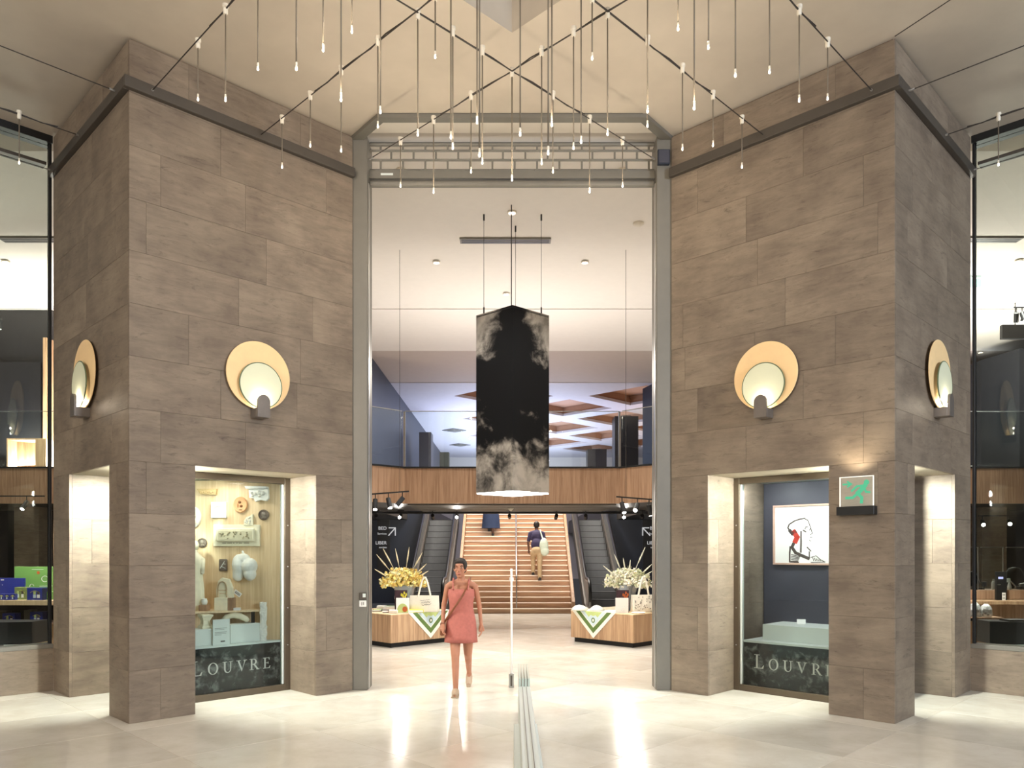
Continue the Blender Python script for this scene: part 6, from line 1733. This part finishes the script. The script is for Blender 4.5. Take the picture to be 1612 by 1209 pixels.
# woman in a coral dress, walking towards the camera
ox, oy = -.61, 9.32
wm = empty('person', (ox, oy - .2, 0), 'woman in a sleeveless coral dress with crossbody strap walking through the doorway', 'person')
V_ = lambda x, y, z: Vector((ox + x, oy + y, z))
mb = MB()
mb.ell(V_(0, 0, .86), (.155, .105, .12), 18); mb.ell(V_(0, 0, 1.02), (.118, .085, .15), 18); mb.ell(V_(0, .0, 1.17), (.140, .095, .13), 18)
mb.ell(V_(-.06, -.07, 1.16), (.062, .05, .058), 12); mb.ell(V_(.06, -.07, 1.16), (.062, .05, .058), 12)
mb.tube([V_(-.155, .01, 1.272), V_(-.08, .01, 1.295), V_(0, .01, 1.305), V_(.08, .01, 1.295), V_(.155, .01, 1.272)], [.040, .052, .060, .052, .040], 12)
mb.cap(V_(0, .012, 1.28), V_(-.005, -.01, 1.43), .050, .045, 12)
# right leg (in front), left leg (behind, heel lifted)
mb.cap(V_(-.075, -.01, .82), V_(-.060, -.15, .455), .084, .052, 14); mb.cap(V_(-.060, -.15, .455), V_(-.050, -.24, .085), .050, .031, 14); mb.ell(V_(-.058, -.165, .33), (.046, .05, .10), 12)
mb.cap(V_(-.050, -.235, .06), V_(-.050, -.40, .028), .034, .026, 10); mb.ell(V_(-.050, -.21, .04), (.03, .034, .034), 10)
mb.cap(V_(.080, .01, .82), V_(.075, .10, .45), .084, .052, 14); mb.cap(V_(.075, .10, .45), V_(.070, .43, .165), .050, .030, 14); mb.ell(V_(.074, .19, .37), (.045, .06, .085), 12)
mb.cap(V_(.070, .44, .14), V_(.070, .36, .030), .032, .026, 10); mb.ell(V_(.070, .475, .155), (.028, .03, .034), 10); mb.cap(V_(.070, .36, .028), V_(.070, .31, .026), .026, .022, 10)
# arms
for sx, el, hd_, d in ((-1, V_(-.215, .03, 1.02), V_(-.215, -.10, .815), (.02, -.5, -.85)), (1, V_(.215, .06, 1.03), V_(.240, -.02, .80), (.08, -.2, -.95))):
    sh = V_(sx * .165, .01, 1.262)
    mb.cap(sh, el, .038, .029, 12); mb.cap(el, hd_, .029, .020, 12)
    hand(mb, hd_, d, (0, -1, .1) if sx > 0 else (0, 1, .1), 1 if sx > 0 else -1, .155)
hc = V_(-.012, -.02, 1.485)
Mh = head(mb, hc, (-.12, -1, -.06), .092)
b = remesh(mb.build('body', SKIN, wm), .0065, 2)
face_parts(Mh, wm)
HAIR = pm('dark_brown_hair', srgb(36, 26, 22), .75, amp=.25, scale=40, stretch=(1, 1, .2))
mb = MB(); mb.ell((0, -.025, .036), (.083, .092, .090), 18, M=Mh); mb.ell((0, -.06, .0), (.074, .06, .085), 14, M=Mh)
for k in (-1, 1): mb.ell((k * .062, .010, .030), (.020, .050, .052), 10, M=Mh)
mb.ell((0, .042, .080), (.060, .040, .024), 12, M=Mh); mb.ell((.01, -.10, .075), (.042, .042, .04), 12, M=Mh)
remesh(mb.build('hair', HAIR, wm), .007, 2)
CORAL = pm('coral_dress', srgb(172, 98, 88), .8, amp=.10, scale=30)
mb = MB(); rings = []
prof = [(1.235, .150, .118, -.012), (1.20, .158, .135, -.018), (1.15, .160, .142, -.02), (1.08, .146, .122, -.01), (1.0, .142, .112, 0), (.92, .162, .122, 0), (.84, .178, .130, -.004), (.76, .186, .140, -.012), (.68, .192, .152, -.018), (.60, .200, .165, -.025)]
for i, (z, rx, ry, dy) in enumerate(prof): rings.append(ering(ox, oy + dy, z, rx, ry, 36, .0 if i < 5 else .018 * (i - 4) / 5, i * .25))
mb.loft(rings, caps=False)
# inner side of the hem
rin = [[(ox + (x - ox) * .975, oy + (y - oy) * .975, z) for x, y, z in r] for r in rings]
mb.loft(rin[::-1], caps=False); bmesh.ops.bridge_loops(mb.bm, edges=[e_ for e_ in mb.bm.edges if e_.is_boundary and all(abs(v.co.z - .60) < 1e-4 for v in e_.verts)])
mb.build('dress', CORAL, wm, smooth=True)
for k in (-1, 1):
    mb = MB(); mb.tube([V_(k * .085, -.120, 1.225), V_(k * .095, -.075, 1.31), V_(k * .095, .01, 1.36), V_(k * .09, .075, 1.30), V_(k * .08, .098, 1.22)], .010, 6); mb.build('shoulder_strap', CORAL, wm)
LEATHER = pm('brown_leather', srgb(118, 66, 38), .5, amp=.1)
mb = MB(); mb.tube([V_(.105, .02, 1.365), V_(.085, -.085, 1.29), V_(.03, -.160, 1.17), V_(-.05, -.148, 1.05), V_(-.135, -.10, .93), V_(-.20, -.04, .84)], .012, 6); mb.build('bag_strap', LEATHER, wm)
mb = MB(); mb.tube([V_(.105, .02, 1.365), V_(.06, .09, 1.25), V_(-.05, .125, 1.05), V_(-.15, .10, .92), V_(-.20, .02, .84)], .012, 6); mb.build('bag_strap', LEATHER, wm)
mb = MB(); mb.box(ox - .245, ox - .195, oy - .12, oy + .08, .68, .84, bev=.015, seg=2); mb.build('bag', LEATHER, wm)
SHOE = pm('beige_shoe', srgb(176, 152, 130), .6, amp=.06)
mb = MB(); mb.tube([V_(-.050, -.185, .035), V_(-.050, -.24, .048), V_(-.050, -.32, .038), V_(-.050, -.42, .024)], [.036, .043, .042, .026], 12); mb.box(ox - .092, ox - .008, oy - .435, oy - .18, .001, .016, bev=.005)
mb.build('shoe', SHOE, wm, smooth=True, flat_angle=50)
mb = MB(); mb.tube([V_(.070, .475, .150), V_(.070, .44, .110), V_(.070, .38, .050), V_(.070, .30, .026)], [.034, .042, .042, .026], 12); mb.tube([V_(.070, .50, .14), V_(.070, .39, .020), V_(.070, .29, .010)], [.024, .034, .026], 8)
mb.build('shoe', SHOE, wm, smooth=True, flat_angle=50)

# man climbing the stairs, seen from behind
k1, k2 = 5, 6
fx = .70
zl, zr = (k2 + 1) * RIS, (k1 + 1) * RIS
yl, yr = Y0 + k2 * GO + .10, Y0 + k1 * GO + .08
mn = empty('person', (fx, yr, zr), 'man in dark purple shirt and khaki trousers climbing the oak stairs', 'person')
pz = zr + .80; py_ = (yl + yr) / 2 + .02
Q = lambda x, y, z: Vector((fx + x, py_ + y, pz + z))
mb = MB()
mb.ell(Q(0, .14, .44), (.165, .105, .17), 16); mb.ell(Q(0, .06, .22), (.145, .10, .17), 16); mb.ell(Q(0, 0, .02), (.15, .11, .12), 16)
mb.cap(Q(0, .17, .56), Q(.0, .22, .68), .052, .048, 10)
for sx in (-1, 1):
    mb.cap(Q(sx * .18, .14, .52), Q(sx * .24, .10, .26), .046, .036, 10); mb.cap(Q(sx * .24, .10, .26), Q(sx * .22, .20, .05), .036, .026, 10)
    hand(mb, Q(sx * .22, .20, .05), (0, .25, -.95), (0, 1, .2), 1)
Mh = head(mb, Q(0, .26, .745), (0, 1, -.25), .098)
remesh(mb.build('body', SKIN2, mn), .009, 2); face_parts(Mh, mn)
mb = MB(); mb.ell((0, -.03, .035), (.088, .096, .095), 16, M=Mh); mb.ell((0, -.06, -.01), (.075, .055, .07), 12, M=Mh); remesh(mb.build('hair', pm('black_hair', srgb(28, 22, 20), .6), mn), .009, 2)
KH = pm('khaki_trousers', srgb(178, 152, 116), .85, amp=.08, scale=14)
mb = MB(); mb.ell(Q(0, 0, .03), (.165, .125, .13), 16)
mb.cap(Q(-.085, 0, -.02), (fx - .10, yl + .02, zl + .46), .098, .072, 14); mb.cap((fx - .10, yl + .02, zl + .46), (fx - .10, yl - .03, zl + .09), .070, .056, 14)
mb.cap(Q(.085, 0, -.02), (fx + .08, yr + .06, zr + .45), .098, .072, 14); mb.cap((fx + .08, yr + .06, zr + .45), (fx + .08, yr - .02, zr + .09), .070, .056, 14)
remesh(mb.build('trousers', KH, mn), .012, 3)
PUR = pm('dark_purple_shirt', srgb(50, 42, 74), .8, amp=.12)
mb = MB(); mb.ell(Q(0, .14, .43), (.185, .125, .185), 16); mb.ell(Q(0, .06, .20), (.168, .122, .19), 16); mb.tube([Q(-.17, .14, .53), Q(0, .16, .57), Q(.17, .14, .53)], [.055, .07, .055], 12)
for sx in (-1, 1): mb.cap(Q(sx * .18, .14, .52), Q(sx * .225, .11, .33), .060, .054, 12)
remesh(mb.build('shirt', PUR, mn), .012, 3)
for sx, yy, zz in ((-.10, yl, zl), (.08, yr, zr)):
    mb = MB(); mb.tube([(fx + sx, yy - .10, zz + .045), (fx + sx, yy - .03, zz + .06), (fx + sx, yy + .06, zz + .045), (fx + sx, yy + .15, zz + .03)], [.036, .046, .044, .026], 10); mb.box(fx + sx - .045, fx + sx + .045, yy - .12, yy + .16, zz + .001, zz + .02, bev=.006); mb.build('shoe', pm('dark_shoe', srgb(46, 38, 34), .6), mn, smooth=True, flat_angle=50)
BAGM = pm('pale_green_bag', srgb(198, 208, 190), .7, amp=.08)
mb = MB(); mb.ell(Q(.20, -.05, .16), (.13, .10, .24), 16); mb.ell(Q(.22, -.06, .02), (.13, .10, .14), 14); remesh(mb.build('shoulder_bag', BAGM, mn), .012, 3)
mb = MB(); mb.tube([Q(.17, -.06, .36), Q(.11, .05, .56), Q(.10, .16, .63), Q(.13, .26, .50)], .018, 6); mb.build('bag_strap', BAGM, mn)

# person at the top of the stairs, upper body hidden by the mezzanine
kk = 14; zf = (kk + 1) * RIS; yf = Y0 + kk * GO + .1; fx = -.64
pw = empty('person', (fx, yf, zf), 'person in a long dark navy coat near the top of the oak stairs', 'person')
Q = lambda x, y, z: Vector((fx + x, yf + y, zf + z))
mb = MB(); mb.ell(Q(0, .05, 1.25), (.16, .10, .2), 14); mb.ell(Q(0, .03, 1.0), (.15, .10, .2), 14); mb.cap(Q(0, .06, 1.38), Q(0, .07, 1.52), .05, .046, 10)
mb.cap(Q(-.07, .19, .82), Q(-.06, .19, .20), .08, .036, 12); mb.cap(Q(.07, 0, .82), Q(.06, 0, .07), .08, .036, 12)
for sx in (-1, 1):
    mb.cap(Q(sx * .18, .05, 1.34), Q(sx * .22, .03, 1.06), .045, .035, 10); mb.cap(Q(sx * .22, .03, 1.06), Q(sx * .2, .12, .84), .035, .026, 10); hand(mb, Q(sx * .2, .12, .84), (0, .1, -1), (0, 1, 0), 1)
Mh = head(mb, Q(0, .09, 1.585), (0, 1, 0), .096); remesh(mb.build('body', SKIN2, pw), .010, 2); face_parts(Mh, pw)
mb = MB(); mb.ell((0, -.03, .03), (.09, .10, .10), 14, M=Mh); mb.ell((0, -.06, -.06), (.08, .05, .12), 12, M=Mh); remesh(mb.build('hair', HAIR, pw), .010, 2)
NV_ = pm('navy_coat', srgb(28, 44, 76), .8, amp=.12)
mb = MB(); rings = []
for i, (z, rx, ry) in enumerate(((1.42, .12, .09), (1.34, .20, .12), (1.2, .21, .135), (1.0, .20, .13), (.8, .23, .16), (.5, .26, .19), (.24, .28, .22))): rings.append(ering(fx, yf + .07, zf + z, rx, ry, 28, .02, i * .3))
mb.loft(rings)
mb.build('coat', NV_, pw, smooth=True, flat_angle=60)
for sx in (-1, 1):
    mb = MB(); mb.cap(Q(sx * .18, .05, 1.34), Q(sx * .23, .03, 1.06), .06, .05, 10); mb.cap(Q(sx * .23, .03, 1.06), Q(sx * .205, .11, .88), .05, .042, 10); mb.build('sleeve', NV_, pw, smooth=True)
for sx, yy, zz in ((-.06, GO, RIS), (.06, 0, 0)):
    mb = MB(); mb.tube([Q(sx, yy - .08, zz + .045), Q(sx, yy, zz + .055), Q(sx, yy + .13, zz + .028)], [.036, .044, .026], 10); mb.box(fx + sx - .042, fx + sx + .042, yf + yy - .10, yf + yy + .15, zf + zz + .001, zf + zz + .018, bev=.005); mb.build('shoe', pm('black_shoe', srgb(30, 28, 28), .6), pw, smooth=True, flat_angle=50)
